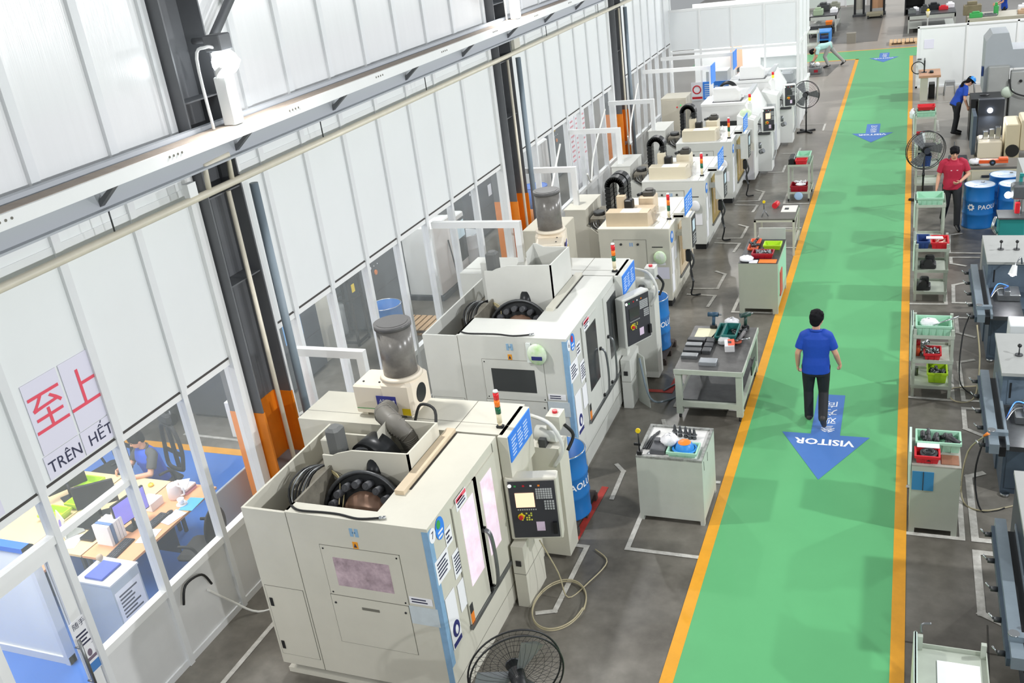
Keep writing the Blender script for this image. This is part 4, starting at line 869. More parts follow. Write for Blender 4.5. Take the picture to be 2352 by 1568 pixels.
tag(MB().rbox(-2.24, -2.16, 19.7, 19.82, .797, .805, .002).build('caliper', dsteel), 'dark caliper on the cream board', 'caliper')
tr = thing('tripod_gauge', 'steel tripod gauge with yellow dial on the frame table', 'gauge', (-2.6, 19.3, .79))
for k in range(3): a = 2*PI*k/3; MB().frust((.08*math.cos(a), .08*math.sin(a), 0), (0, 0, .14), .01, n=6).build('leg', steel, tr)
MB().frust((0, 0, .14), (0, 0, .28), .008, n=8).build('rod', dsteel, tr); MB().frust((0, -.01, .3), (0, .01, .3), .03, n=14).build('dial', yellowp, tr)
tag(MB().frust((-2.45, 19.8, .85), (-2.42, 20.0, .85), .06, n=16).build('red_reel', redp), 'small red reel at the back of the frame table', 'reel')
# --- tall trolley
def trolley(loc, label, w, d, shelves, m, back=True, wheels=False, zt=1.0):
    t = thing('parts_trolley', label, 'trolley', loc)
    for x in (0, w-.04):
        for y in (0, d-.04):
            l = Bx(x, x+.04, y, y+.04, .06 if wheels else 0, zt).build('post', m, t)
            if wheels: MB().frust((x, y+.02, .035), (x+.03, y+.02, .035), .035, n=12).build('castor', rubber, l)
    for z in shelves:
        s = Bx(0, w, 0, d, z, z+.012).build('shelf', m, t)
        for a in ((0, w, -.008, 0), (0, w, d, d+.008), (-.008, 0, 0, d), (w, w+.008, 0, d)): Bx(*a, z, z+.05).build('lip', m, s)
    return t
trolley((-2.53, 22.95, 0), 'slim two-shelf trolley with red bins up the aisle on the left', .5, .85, (.18, .84), tgreen, wheels=True, zt=.87)
bin_thing('pale green bin on the slim trolley', -2.36, -2.06, 23.25, 23.75, .855, .16, mint); bin_thing('red bin in front of the pale green bin on the slim trolley', -2.36, -2.1, 22.98, 23.22, .855, .13, redp); bin_thing('dark red bin on the lower shelf of the slim trolley', -2.48, -2.08, 23.0, 23.4, .195, .16, dredp)
rag('white card folded in the lower dark red bin', (-2.25, 23.12, .37), (.12, .1, .03), 11); tag(MB().rbox(-2.52, -2.38, 23.0, 23.5, .855, 1.02, .02).build('black_case', black), 'black tool case on the slim trolley', 'case')
scatter('white bottle caps standing in the lower dark red bin', 'caps', 'bottle_caps', -2.44, -2.12, 23.25, 23.36, .36, 16, cloth, .05)
tag(MB().ball((-2.28, 22.9, .14), (.1, .02, .1)).build('blue_cloth', mat('cloth_lightblue', 'a9c8ea', .9)), 'light blue cloth hanging under the slim trolley', 'cloth')
# ================================================================ fans
def fan(loc, rz, label, h, R, tilt=0.):
    t = thing('pedestal_fan', label, 'fan', loc, rz, group='black pedestal fans'); bm_ = mat('fan_black', '1d1e20', .45)
    for k in range(2): Bx(-.3, .3, -.035, .035, 0, .05).xf(Rz(PI/4+PI/2*k)).build('base_bar', bm_, t)
    MB().frust((0, 0, .05), (0, 0, h-.12), .022, n=12).build('pole', bm_, t); MB().frust((0, 0, h*.5), (0, 0, h*.56), .03, n=12).build('collar', bm_, t)
    M = T(0, 0, h) @ Rx(tilt)
    MB().frust((0, -.06, 0), (0, .16, 0), .075, .06, 18).xf(M).build('motor', bm_, t); MB().frust((0, .02, -.16), (0, .05, 0), .03, n=10).xf(M).build('neck', bm_, t)
    MB().torus((0, -.1, 0), R, .009, 'y', 48, 6).torus((0, -.02, 0), R, .009, 'y', 48, 6).xf(M).build('guard_ring', bm_, t)
    g = MB()
    for k in range(40):
        a = 2*PI*k/40; c, s = math.cos(a), math.sin(a)
        g.tube([(.07*c, -.16, .07*s), (R*.6*c, -.16, R*.6*s), (R*c, -.1, R*s)], .0017, 3); g.tube([(.07*c, .06, .07*s), (R*.7*c, .04, R*.7*s), (R*c, -.02, R*s)], .0017, 3)
    for q in range(1, 6): g.torus((0, -.16 if q < 4 else -.13, 0), R*q/6, .002, 'y', 40, 3)
    tag(g.xf(M).build('guard_wires', bm_, t), kind='stuff')
    MB().frust((0, -.165, 0), (0, -.15, 0), .07, n=20).xf(M).build('badge', mat('fan_badge', '55575a', .3, .5), t)
    for k in range(3):
        a = 2*PI*k/3
        MB().add([(.05, -.02, -.03), (R*.88, .03, -.13), (R*.92, -.01, .02), (R*.8, -.05, .12), (.05, -.05, .04)], [(0, 1, 2, 3, 4)]).add([(.05, -.017, -.03), (R*.88, .033, -.13), (R*.92, -.007, .02), (R*.8, -.047, .12), (.05, -.047, .04)], [(4, 3, 2, 1, 0)]).xf(M @ Ry(a)).build('blade', mat('blade_grey', '84878a', .3, .3), t)
    return t
fan((-2.78, 30.2, 0), -.15, 'tall black pedestal fan beside the far glass partition', 1.14, .4); fan((.43, 22.75, 0), .35, 'black pedestal fan right of the aisle beside the man in red', 1.2, .42); fan((-2.86, 5.62, 0), PI+.6, 'black pedestal fan at the bottom of the photo', 1.06, .41)
# cables on the floor by the nearest machine
hm = mat('hose_clear', 'b7ad8d', .3)
tag(MB().tube([(-3.5, 7.9, .75), (-3.35, 7.95, .3), (-3.25, 7.9, .02), (-3.1, 8.2, .02), (-3.0, 8.6, .02), (-3.2, 8.8, .02)], .008, 6).build('air_hose', hm), 'thin yellowish hose trailing from the nearest pedestal', 'hose')
pts = [(-3.3+.28*math.cos(a), 7.75+.42*math.sin(a), .012+.002*i) for i, a in enumerate([k*.5 for k in range(26)])]
tag(MB().tube(pts, .008, 6).build('coiled_hose', hm), 'loosely coiled thin hose on the floor by the nearest machine', 'hose')
tag(MB().tube([(-6.93, 6.5, .6), (-6.9, 6.75, .25), (-6.7, 6.9, .012), (-6.4, 7.1, .012), (-6.0, 7.2, .012)], .014, 8).build('white_cable', hw), 'white cable running from the partition foot to the nearest machine', 'cable')
tag(MB().tube([(-6.9, 6.1, .72), (-6.9, 6.2, .9), (-6.9, 6.45, .85), (-6.9, 6.55, .65)], .014, 8).build('spiral_wrap', black), 'black spiral-wrapped cable end on the kick panel', 'cable')
tag(MB().tube([(-3.45, 12.2, .9), (-3.3, 12.1, .3), (-3.15, 12.6, .02), (-3.0, 12.9, .015), (-3.1, 13.2, .015), (-3.3, 12.9, .015)], .016, 8).build('blue_grey_hose', greyblue), 'blue-grey hose looping on the floor by the second machine', 'hose')
tag(MB().add([(-3.6, 12.55, 0), (-3.38, 12.35, 0), (-3.5, 12.6, .72), (-3.68, 12.8, .72), (-3.59, 12.56, 0), (-3.37, 12.36, 0), (-3.49, 12.61, .72), (-3.67, 12.81, .72)], [(0, 1, 2, 3), (4, 5, 6, 7), (0, 1, 5, 4), (2, 3, 7, 6), (1, 2, 6, 5), (3, 0, 4, 7)]).build('leaning_sheet', cabgrey), 'loose grey sheet panel leaning on the second machine pedestal', 'panel')
# ================================================================ people
def limb(mb, pts, rad_, n=12):
    for (a, b), (ra, rb) in zip(zip(pts, pts[1:]), zip(rad_, rad_[1:])): mb.frust(a, b, ra, rb, n, True)
    for p, r in zip(pts, rad_): mb.ball(p, r, n, 8)
    return mb
def loft(mb, rings, n=20):
    """rings: (centre, half width along right, half depth along fwd, right vec, fwd vec)"""
    v = []; f = []
    for c, rx, ry, rr, ff in rings:
        c = Vector(c)
        for i in range(n):
            a = 2*PI*i/n; ca, sa = math.cos(a), math.sin(a)
            ca = math.copysign(abs(ca)**.8, ca); sa = math.copysign(abs(sa)**.8, sa)
            v.append(c+rr*rx*ca+ff*ry*sa)
    for k in range(len(rings)-1):
        for i in range(n): j = (i+1) % n; f.append((k*n+i, k*n+j, k*n+n+j, k*n+n+i))
    f += [tuple(range(n-1, -1, -1)), tuple((len(rings)-1)*n+i for i in range(n))]
    return mb.add(v, f, True)
def fuse(o, vox=.012, smooth=4):
    r = o.modifiers.new('fuse', 'REMESH'); r.mode = 'VOXEL'; r.voxel_size = vox; r.use_smooth_shade = True
    s = o.modifiers.new('soft', 'SMOOTH'); s.iterations = smooth; s.factor = .5
    return o
def hand(mb, wrist, direc, palm_n, side, s=1.):
    """palm with four curled fingers and a thumb leaving its side"""
    d = Vector(direc).normalized(); n = Vector(palm_n).normalized(); n = (n-d*n.dot(d)).normalized(); u = d.cross(n)*side; w = Vector(wrist)
    M = Matrix((u, d, n)).transposed()
    mb.ball(w+d*.048*s, (.038*s, .05*s, .018*s), 12, 8, M)
    for k, (off, l) in enumerate(((.028, .07), (.01, .08), (-.009, .074), (-.027, .058))):
        a = w+d*.082*s+u*off*s; b = a+(d*.75+n*.5)*l*.5*s; c = b+(d*.25+n*.95)*l*.5*s
        limb(mb, [w+d*.05*s+u*off*s, a, b, c], [.011*s, .0105*s, .0098*s, .0085*s], 8)
    a = w+d*.02*s+u*.03*s; b = a+(u*.7+d*.7+n*.3)*.04*s; c = b+(d*.9+n*.5+u*.1)*.035*s
    limb(mb, [a, b, c], [.014*s, .012*s, .0095*s], 8); return mb
def person(loc, rz, label, J, shirt, pants, shoe, hair=hairm, vox=.011, long_sleeve=False, hat=None, extra=None, skinm=skin, female=False):
    """J: joints in local space (x right, y forward, z up)"""
    V = {k: Vector(v) for k, v in J.items()}
    t = thing('person', label, 'person', loc, rz)
    pel, chest, neck, head = V['pelvis'], V['chest'], V['neck'], V['head']
    up_ = (neck-pel).normalized(); rr = (V['sr']-V['sl']).normalized(); ff = up_.cross(rr)
    face = V.get('face', Vector((0, 1, 0))).normalized(); hu = (head-neck).normalized(); face = (face-hu*face.dot(hu)).normalized(); hr = face.cross(hu)
    HM = Matrix((hr, face, hu)).transposed()
    b = MB()
    b.ball(head, (.074, .092, .112), 18, 14, HM); b.ball(head+face*.03-hu*.055, (.055, .06, .06), 14, 10, HM)
    limb(b, [head-hu*.07-face*.015, neck, neck-up_*.06], [.05, .053, .07])
    b.ball(head+face*.098-hu*.018, (.013, .016, .02), 8, 6, HM)
    for s in (-1, 1): b.ball(head+hr*.077*s-hu*.01-face*.005, (.012, .022, .032), 8, 6, HM)
    for s, S, E, Wr in ((-1, 'sl', 'el', 'wl'), (1, 'sr', 'er', 'wr')):
        d = (V[Wr]-V[E]).normalized()
        limb(b, [V[S]-rr*s*.03, V[E], V[E].lerp(V[Wr], .35), V[Wr]], [.05, .038, .038, .026])
        pn = V.get('pn_'+S, -rr*s+ff*.35); hand(b, V[Wr], V.get('hd_'+S, d), pn, s if True else 1)
    loft(b, [(pel, .13, .085, rr, ff), (chest, .15, .095, rr, ff), (neck-up_*.07, .1, .07, rr, ff)])
    for s, H, K, A in ((-1, 'hl', 'kl', 'al'), (1, 'hr', 'kr', 'ar')): limb(b, [V[H], V[K], V[A]], [.07, .05, .035])
    fuse(b.build('body', skinm, t), min(vox, .009), 2)
    # shirt
    w = .185 if female else .2
    s_ = MB(); hem = pel+up_*.0
    loft(s_, [(hem-up_*.1, w*.93, .138, rr, ff), (hem+up_*.04, w*.9, .132, rr, ff), (pel.lerp(chest, .45), w*.84, .118, rr, ff), (chest, w*.95, .132, rr, ff), (chest.lerp(neck, .5), w*.92, .118, rr, ff), (neck-up_*.06, w*.55, .085, rr, ff), (neck-up_*.015, .072, .066, rr, ff)])
    for S, E, Wr, q in (('sl', 'el', 'wl', -1), ('sr', 'er', 'wr', 1)):
        if long_sleeve: limb(s_, [V[S]-rr*q*.05, V[S], V[E], V[E].lerp(V[Wr], .85)], [.075, .068, .053, .042])
        else: limb(s_, [V[S]-rr*q*.06+up_*.01, V[S]-up_*.015, V[S].lerp(V[E], .4)], [.072, .066, .066]); s_.frust(V[S].lerp(V[E], .35), V[S].lerp(V[E], .74), .067, .066, 14)
    so = fuse(s_.build('shirt', shirt, t), vox, 4)
    c_ = MB().torus((0, 0, 0), .066, .017, 'z', 24, 8).xf(T(*(neck-up_*.012)) @ (up_+ff*.25).to_track_quat('Z', 'Y').to_matrix().to_4x4()).build('collar', shirt, t)
    # trousers
    p = MB()
    loft(p, [(pel-up_*.14, .165, .115, rr, ff), (pel-up_*.04, .17, .12, rr, ff), (pel+up_*.045, .16, .11, rr, ff)])
    for H, K, A in (('hl', 'kl', 'al'), ('hr', 'kr', 'ar')): limb(p, [V[H], V[H].lerp(V[K], .5), V[K], V[A]+(V[K]-V[A]).normalized()*.02], [.102, .088, .07, .062])
    fuse(p.build('trousers', pants, t), vox, 4)
    for A, Tt in (('al', 'tl'), ('ar', 'tr')):
        d = (V[Tt]-V[A]); L = MB(); limb(L, [V[A]-d.normalized()*.03, V[A]+d*.45, V[Tt]], [.046, .045, .036]); 
        sh_ = L.build('shoe', shoe, t); fuse(sh_, .012, 2)
    # hair
    if hair:
        h = MB().ball(head+hu*.03-face*.018, (.094, .106, .104), 18, 12, HM).ball(head-face*.05-hu*.02, (.078, .06, .08), 14, 10, HM)
        R_ = random.Random(5)
        for k in range(30):
            a = R_.random()*2*PI; e = R_.uniform(.2, 1.); q = head+hu*.03+HM @ Vector((.085*math.cos(a)*e, .09*math.sin(a)*e-.015, .09*math.sqrt(max(0, 1-e*e*.8)))); h.ball(q, (.026, .026, .022), 8, 5)
        hv = h.build('hair', hair, t); fuse(hv, .011, 1)
    for s in (-1, 1):
        MB().ball(head+hr*.03*s+face*.086+hu*.012, (.012, .006, .008), 8, 6, HM).build('eye', black, t)
        MB().box(-.016, .016, -.003, .003, -.003, .003).xf(T(*(head+hr*.031*s+face*.09+hu*.034)) @ HM.to_4x4()).build('eyebrow', hairm, t)
    MB().ball(head+face*.088-hu*.062, (.022, .006, .006), 8, 6, HM).build('mouth', mat('lips', 'b4685e', .5), t)
    if hat:
        MB().lathe([(0, .1), (.05, .095), (.095, .06), (.115, .0)], n=24).xf(T(*(head+hu*.05)) @ HM.to_4x4()).build('helmet_shell', hat, t)
        MB().lathe([(.112, 0), (.14, -.004), (.14, .004), (.112, .01)], n=24).xf(T(*(head+hu*.05+face*.02)) @ HM.to_4x4()).build('helmet_brim', hat, t)
    return t
ROYAL = mat('shirt_royal', '1147b4', .7, bump=.25, bscale=30, var=.08, scale=6)
# walking man in blue polo, seen from behind, heading up the aisle, head turned right
J = dict(pelvis=(0, 0, .93), chest=(0, .01, 1.24), neck=(0, .0, 1.45), head=(.01, .01, 1.6), face=(.45, .9, -.1),
         sl=(-.155, 0, 1.375), sr=(.155, 0, 1.375), el=(-.235, -.02, 1.11), er=(.25, .0, 1.1), wl=(-.24, .07, .88), wr=(.3, .12, .89),
         hl=(-.09, 0, .9), hr=(.09, 0, .9), kl=(-.1, .1, .5), kr=(.1, .08, .48), al=(-.09, .05, .09), ar=(.1, -.22, .2), tl=(-.11, .22, .035), tr=(.115, -.12, .06))
person((-.99, 12.2, 0), .05, 'man in royal blue polo and black trousers walking up the green aisle', J, ROYAL, denim, mat('shoe_grey', '3a3635', .6), vox=.009)
# man in red T-shirt walking towards the camera
J = dict(pelvis=(0, 0, .93), chest=(0, .02, 1.24), neck=(0, .03, 1.45), head=(0, .07, 1.58), face=(.05, .9, -.45),
         sl=(-.2, 0, 1.38), sr=(.2, 0, 1.38), el=(-.29, .04, 1.12), er=(.26, -.02, 1.1), wl=(-.1, .24, 1.02), wr=(.3, .06, .86), hd_sl=(.8, .5, -.2),
         hl=(-.09, 0, .9), hr=(.09, 0, .9), kl=(-.1, .14, .5), kr=(.1, 0, .48), al=(-.1, .2, .09), ar=(.11, -.24, .12), tl=(-.12, .37, .035), tr=(.13, -.1, .04))
TR = mat('tshirt_red', 'b3213f', .75, bump=.25, bscale=30)
rm = person((.95, 20.95, 0), PI+.12, 'man in dark red T-shirt walking towards the camera beside a blue drum', J, TR, denim, black, vox=.011)
MB().box(-.07, .07, .142, .148, 1.23, 1.245).ball((0, .146, 1.237), (.03, .004, .018)).build('chest_print', mat('print_pale', 'e8c9cf', .7), rm)
# woman with blue helmet at the dark machine
J = dict(pelvis=(0, 0, .9), chest=(0, .12, 1.16), neck=(0, .22, 1.32), head=(.0, .33, 1.42), face=(0, .8, -.6),
         sl=(-.17, .17, 1.28), sr=(.17, .17, 1.28), el=(-.22, .3, 1.06), er=(.23, .12, 1.02), wl=(-.14, .5, 1.02), wr=(.26, .2, .8),
         hl=(-.09, 0, .87), hr=(.09, 0, .87), kl=(-.1, .08, .48), kr=(.1, -.02, .47), al=(-.1, .03, .09), ar=(.1, -.08, .09), tl=(-.11, .2, .035), tr=(.11, .1, .035))
wo = person((1.3, 29.15, 0), -1.25, 'worker in blue shirt and blue safety helmet leaning over a dark machine', J, ROYAL, denim, black, vox=.013, hat=skyb, female=True)
MB().tube([(0, .24, 1.44), (0, .14, 1.4), (0, .1, 1.26)], .035, 8, radii=(.03, .045)).build('ponytail', hairm, wo)
# far man bending down with one leg stretched back
J = dict(pelvis=(0, 0, .86), chest=(0, .3, .84), neck=(0, .5, .76), head=(0, .62, .68), face=(0, .35, -.95),
         sl=(-.18, .44, .78), sr=(.18, .44, .78), el=(-.22, .5, .5), er=(.22, .5, .5), wl=(-.12, .6, .3), wr=(.12, .6, .3),
         hl=(-.09, 0, .84), hr=(.09, 0, .84), kl=(-.1, .18, .46), kr=(.12, -.28, .5), al=(-.1, .02, .09), ar=(.15, -.62, .14), tl=(-.1, .2, .035), tr=(.15, -.5, .04))
person((-2.95, 41.6, 0), PI/2+.2, 'worker in mint shirt bending over beside the far partition', J, mat('shirt_mint', 'b9e2dc', .8), mat('trousers_grey', 'a9a8a6', .8), black, vox=.014)
# far right worker in blue
J = dict(pelvis=(0, 0, .93), chest=(0, .03, 1.24), neck=(0, .05, 1.45), head=(0, .08, 1.58), face=(-.3, .9, -.4), sl=(-.19, 0, 1.38), sr=(.19, 0, 1.38), el=(-.3, .1, 1.15), er=(.27, .1, 1.13), wl=(-.3, .35, 1.05), wr=(.2, .35, 1.05),
         hl=(-.09, 0, .9), hr=(.09, 0, .9), kl=(-.1, .05, .48), kr=(.1, .03, .48), al=(-.1, 0, .09), ar=(.1, 0, .09), tl=(-.11, .18, .035), tr=(.11, .18, .035))
person((3.85, 48.9, 0), PI/2, 'worker in blue shirt at the far benches, at the top right edge', J, ROYAL, denim, black, vox=.016)
person((-5.0, 32.3, 0), .8, 'blurred figure in dusty blue standing behind the far glass partition', J, mat('shirt_dusk', '5a6fae', .8), mat('trousers_dusk', '6d7490', .8), black, vox=.016)
# office clerk at the desk
J = dict(pelvis=(0, 0, .52), chest=(0, .08, .84), neck=(0, .1, 1.05), head=(0, .16, 1.19), face=(.1, .8, -.5), sl=(-.19, .08, .98), sr=(.19, .08, .98), el=(-.27, .22, .76), er=(.27, .2, .76), wl=(-.16, .42, .79), wr=(.2, .4, .79),
         hl=(-.09, .02, .5), hr=(.09, .02, .5), kl=(-.12, .42, .5), kr=(.12, .42, .5), al=(-.12, .42, .09), ar=(.12, .42, .09), tl=(-.12, .58, .035), tr=(.12, .58, .035))
ck = person((-9.35, 8.55, 0), PI-.35, 'office clerk in blue vest over dark shirt sitting at the desk', J, mat('shirt_charcoal', '4a4c4e', .8), denim, black, vox=.012)
vv = MB(); loft(vv, [((0, 0, .5), .195, .135, Vector((1, 0, 0)), Vector((0, 1, 0))), ((0, .05, .72), .19, .138, Vector((1, 0, 0)), Vector((0, 1, 0))), ((0, .08, .88), .19, .146, Vector((1, 0, 0)), Vector((0, 1, 0))), ((0, .09, .99), .15, .12, Vector((1, 0, 0)), Vector((0, 1, 0))), ((0, .1, 1.04), .1, .09, Vector((1, 0, 0)), Vector((0, 1, 0)))]); fuse(vv.build('vest', mat('vest_blue', '2a56c9', .7), ck), .012, 3)
# ================================================================ right of the aisle
def rtrolley(loc, label, d=.62, shelves=(.14, .54, .92), zt=1.05, m=tgreen):
    t = trolley(loc, label, .52, d, shelves, m, zt=zt); t['group'] = 'shelf trolleys right of the aisle'
    b = MB().rbox(-.035, -.005, .02, d-.02, zt-.5, zt+.05, .01).build('plastic_document_sleeve', mat('sleeve_mint', 'd5e6dd', .25), t)
    return t
rtrolley((.23, 13.2, 0), 'three-shelf trolley with lime and red bins right of the aisle'); rtrolley((.26, 16.8, 0), 'three-shelf trolley with dark castings on its lower shelves'); rtrolley((.27, 19.4, 0), 'tall shelf trolley with an empty pale green bin beside the man in red', .7, (.14, .9), .98)
rtrolley((.27, 23.6, 0), 'shelf trolley with blue crate behind the right fan', .7); rtrolley((.25, 27.4, 0), 'small shelf trolley with red bin far up the right side', .75, (.3, .86), .95)
bin_thing('pale green bin with white rag on the lime-bin trolley', .26, .71, 13.24, 13.62, .935, .16, mint); rag('white rag in the pale green bin of the lime-bin trolley', (.43, 13.44, 1.06), (.12, .1, .06), 21)
tag(MB().tube([(.48, 13.35, 1.06), (.8, 13.45, 1.16)], .012, 8).build('steel_wrench', chrome), 'steel wrench sticking out of the pale green bin', 'wrench')
bin_thing('small red bin of steel parts on the middle shelf', .38, .6, 13.27, 13.55, .555, .1, redp); scatter('steel parts filling the small red bin', 'parts', 'steel_parts', .42, .56, 13.32, 13.5, .6, 24, steel, .06); scatter('loose steel rods on the middle trolley shelf', 'rods', 'steel_rods', .33, .42, 13.4, 13.7, .56, 8, chrome, .12)
sp = thing('spray_can', 'orange spray can with red cap on the middle trolley shelf', 'spray can', (.3, 13.42, .555)); MB().frust((0, 0, 0), (0, 0, .17), .033, n=16).build('can', mat('can_orange', 'c8502c', .4), sp); MB().frust((0, 0, .17), (0, 0, .24), .03, n=16).build('cap', redp, sp)
bin_thing('lime bin on the lowest shelf of the nearest shelf trolley', .44, .7, 13.35, 13.7, .155, .16, lime); scatter('dark tools in the lime bin', 'tools', 'small_tools', .5, .65, 13.42, 13.6, .22, 12, dsteel, .09)
tag(MB().frust((.29, 13.6, .155), (.29, 13.6, .28), .035, n=14).build('dark_can', mat('can_dark', '5a5f55', .5)), 'small dark can on the lowest trolley shelf', 'can')
bin_thing('blue bin on the trolley with dark castings', .28, .47, 16.9, 17.3, .935, .13, navy); bin_thing('red bin with white packet on the trolley with dark castings', .5, .77, 16.85, 17.25, .935, .13, redp)
tag(MB().rbox(.42, .68, 17.02, 17.12, 1.07, 1.09, .004).build('white_packet', paper), 'white packet across the blue and red bins', 'packet'); scatter('pale parts in the red bin with white packet', 'parts', 'pale_parts', .58, .74, 16.95, 17.18, .98, 10, mat('part_pale', 'e6c9b8', .6), .06)
cst = mat('casting_black', '3b3b3d', .5, .3)
for k, (x, y, z, lab) in enumerate(((.47, 17.05, .555, 'dark machined casting on the middle shelf below the red bin'), (.4, 17.05, .155, 'dark casting with round boss on the lowest shelf'))):
    t = thing('casting', lab, 'casting', (x, y, z)); MB().rbox(-.13, .13, -.12, .12, 0, .09, .02).build('block', cst, t); MB().frust((0, -.13, .1), (0, .05, .1), .07, n=18).build('boss', cst, t); MB().rbox(-.05, .1, -.02, .1, .09, .2, .02).build('rib', cst, t)
bin_thing('empty pale green bin on the tall trolley beside the man in red', .28, .75, 19.45, 19.9, .915, .16, mint); bin_thing('blue crate on the trolley behind the right fan', .28, .6, 23.7, 24.1, .555, .25, navy)
tag(MB().rbox(.3, .7, 23.7, 24.0, .935, 1.05, .02).build('gauge_box', dsteel), 'dark gauge box on the trolley behind the right fan', 'box')
bin_thing('red bin stacked on a pale green bin far up the right side', .3, .72, 27.5, 27.85, 1.06, .1, redp); bin_thing('pale green bin under the red one far up the right side', .28, .74, 27.45, 27.9, .875, .17, mint); bin_thing('small red bin low on the far right trolley', .3, .5, 27.6, 27.9, .315, .1, redp)
rag('white plastic bag hung on the far right trolley', (.18, 27.6, .95), (.07, .12, .16), 31); tag(MB().add([(.35, 26.9, .0), (.55, 26.9, .0), (.5, 27.0, .6), (.38, 27.0, .6), (.36, 26.92, 0), (.54, 26.92, 0), (.49, 27.02, .6), (.39, 27.02, .6)], [(0, 1, 2, 3), (4, 5, 6, 7), (0, 1, 5, 4), (2, 3, 7, 6), (1, 2, 6, 5), (3, 0, 4, 7)]).build('white_board', mat('board_pale', 'dfe6e8', .5)), 'pale board leaning before the far right trolley', 'board')
# cabinet trolley with blue window
c = thing('cabinet_trolley', 'grey cabinet trolley with blue window and bins on top right of the aisle', 'cabinet', (.22, 9.85, 0)); rg = mat('cab_sage', 'b4b9ad', .5, var=.07)
Bx(0, .5, 0, .6, .07, .88).build('body', rg, c)
for x in (0, .44):
    for y in (0, .54): Bx(x, x+.06, y, y+.06, 0, .07).build('foot', rg, c)
Bx(.01, .15+.08, -.006, 0, .58, .82).build('blue_panel', mat('blue_window', '3c84b4', .3), c); Bx(.12, .128, -.01, -.006, .58, .82).build('divider', dsteel, c)
Bx(0, .5, 0, .6, .88, .9).build('top', mat('top_worn', 'aaa79d', .5, var=.2, scale=8), c); MB().rbox(.5, .52, .2, .3, .55, .62, .004).build('latch', steel, c); Bx(-.03, -.005, .02, .58, .62, 1.05).build('plastic_document_sleeve', MATS['sleeve_mint'], c)
bin_thing('pale green bin of dark blocks on the cabinet trolley', .26, .72, 10.15, 10.43, .9, .13, mint); scatter('dark blocks in the pale green bin of the cabinet trolley', 'blocks', 'dark_blocks', .32, .66, 10.2, 10.38, .96, 14, cst, .1)
bin_thing('red bin with black chuck on the cabinet trolley', .25, .5, 9.88, 10.08, .9, .1, redp)
ch = thing('lathe_chuck', 'round black chuck in the red bin of the cabinet trolley', 'chuck', (.39, 9.98, .93)); MB().frust((0, 0, 0), (0, 0, .07), .09, n=24).build('body', cst, ch); MB().torus((0, 0, .07), .05, .018, 'z', 20, 6).build('jaw_ring', black, ch)
tag(Bx(.27, .5, 10.05, 10.16, 1.01, 1.016).build('white_card', paper), 'white card between the bins of the cabinet trolley', 'card'); tag(MB().rbox(.52, .7, 9.9, 10.1, .9, .91, .003).build('rusty_plate', mat('plate_rust', '9a6a50', .6, var=.3)), 'rusty plate beside the red bin on the cabinet trolley', 'plate')
# bottom edge: trolley with pale sleeve and a sheet of paper
t = rtrolley((.27, 6.2, 0), 'shelf trolley cut by the bottom edge of the photo right of the aisle', .7, (.14, .54, .9), 1.05); 
MB().tube([(.03, .72, 1.05), (.03, .74, 1.12), (.1, .74, 1.14)], .01, 6).build('hook', steel, t)
tag(Bx(.42, .74, 6.4, 6.76, .915, .92).build('paper_sheet', paper), 'white paper sheet on the trolley at the bottom edge', 'paper')
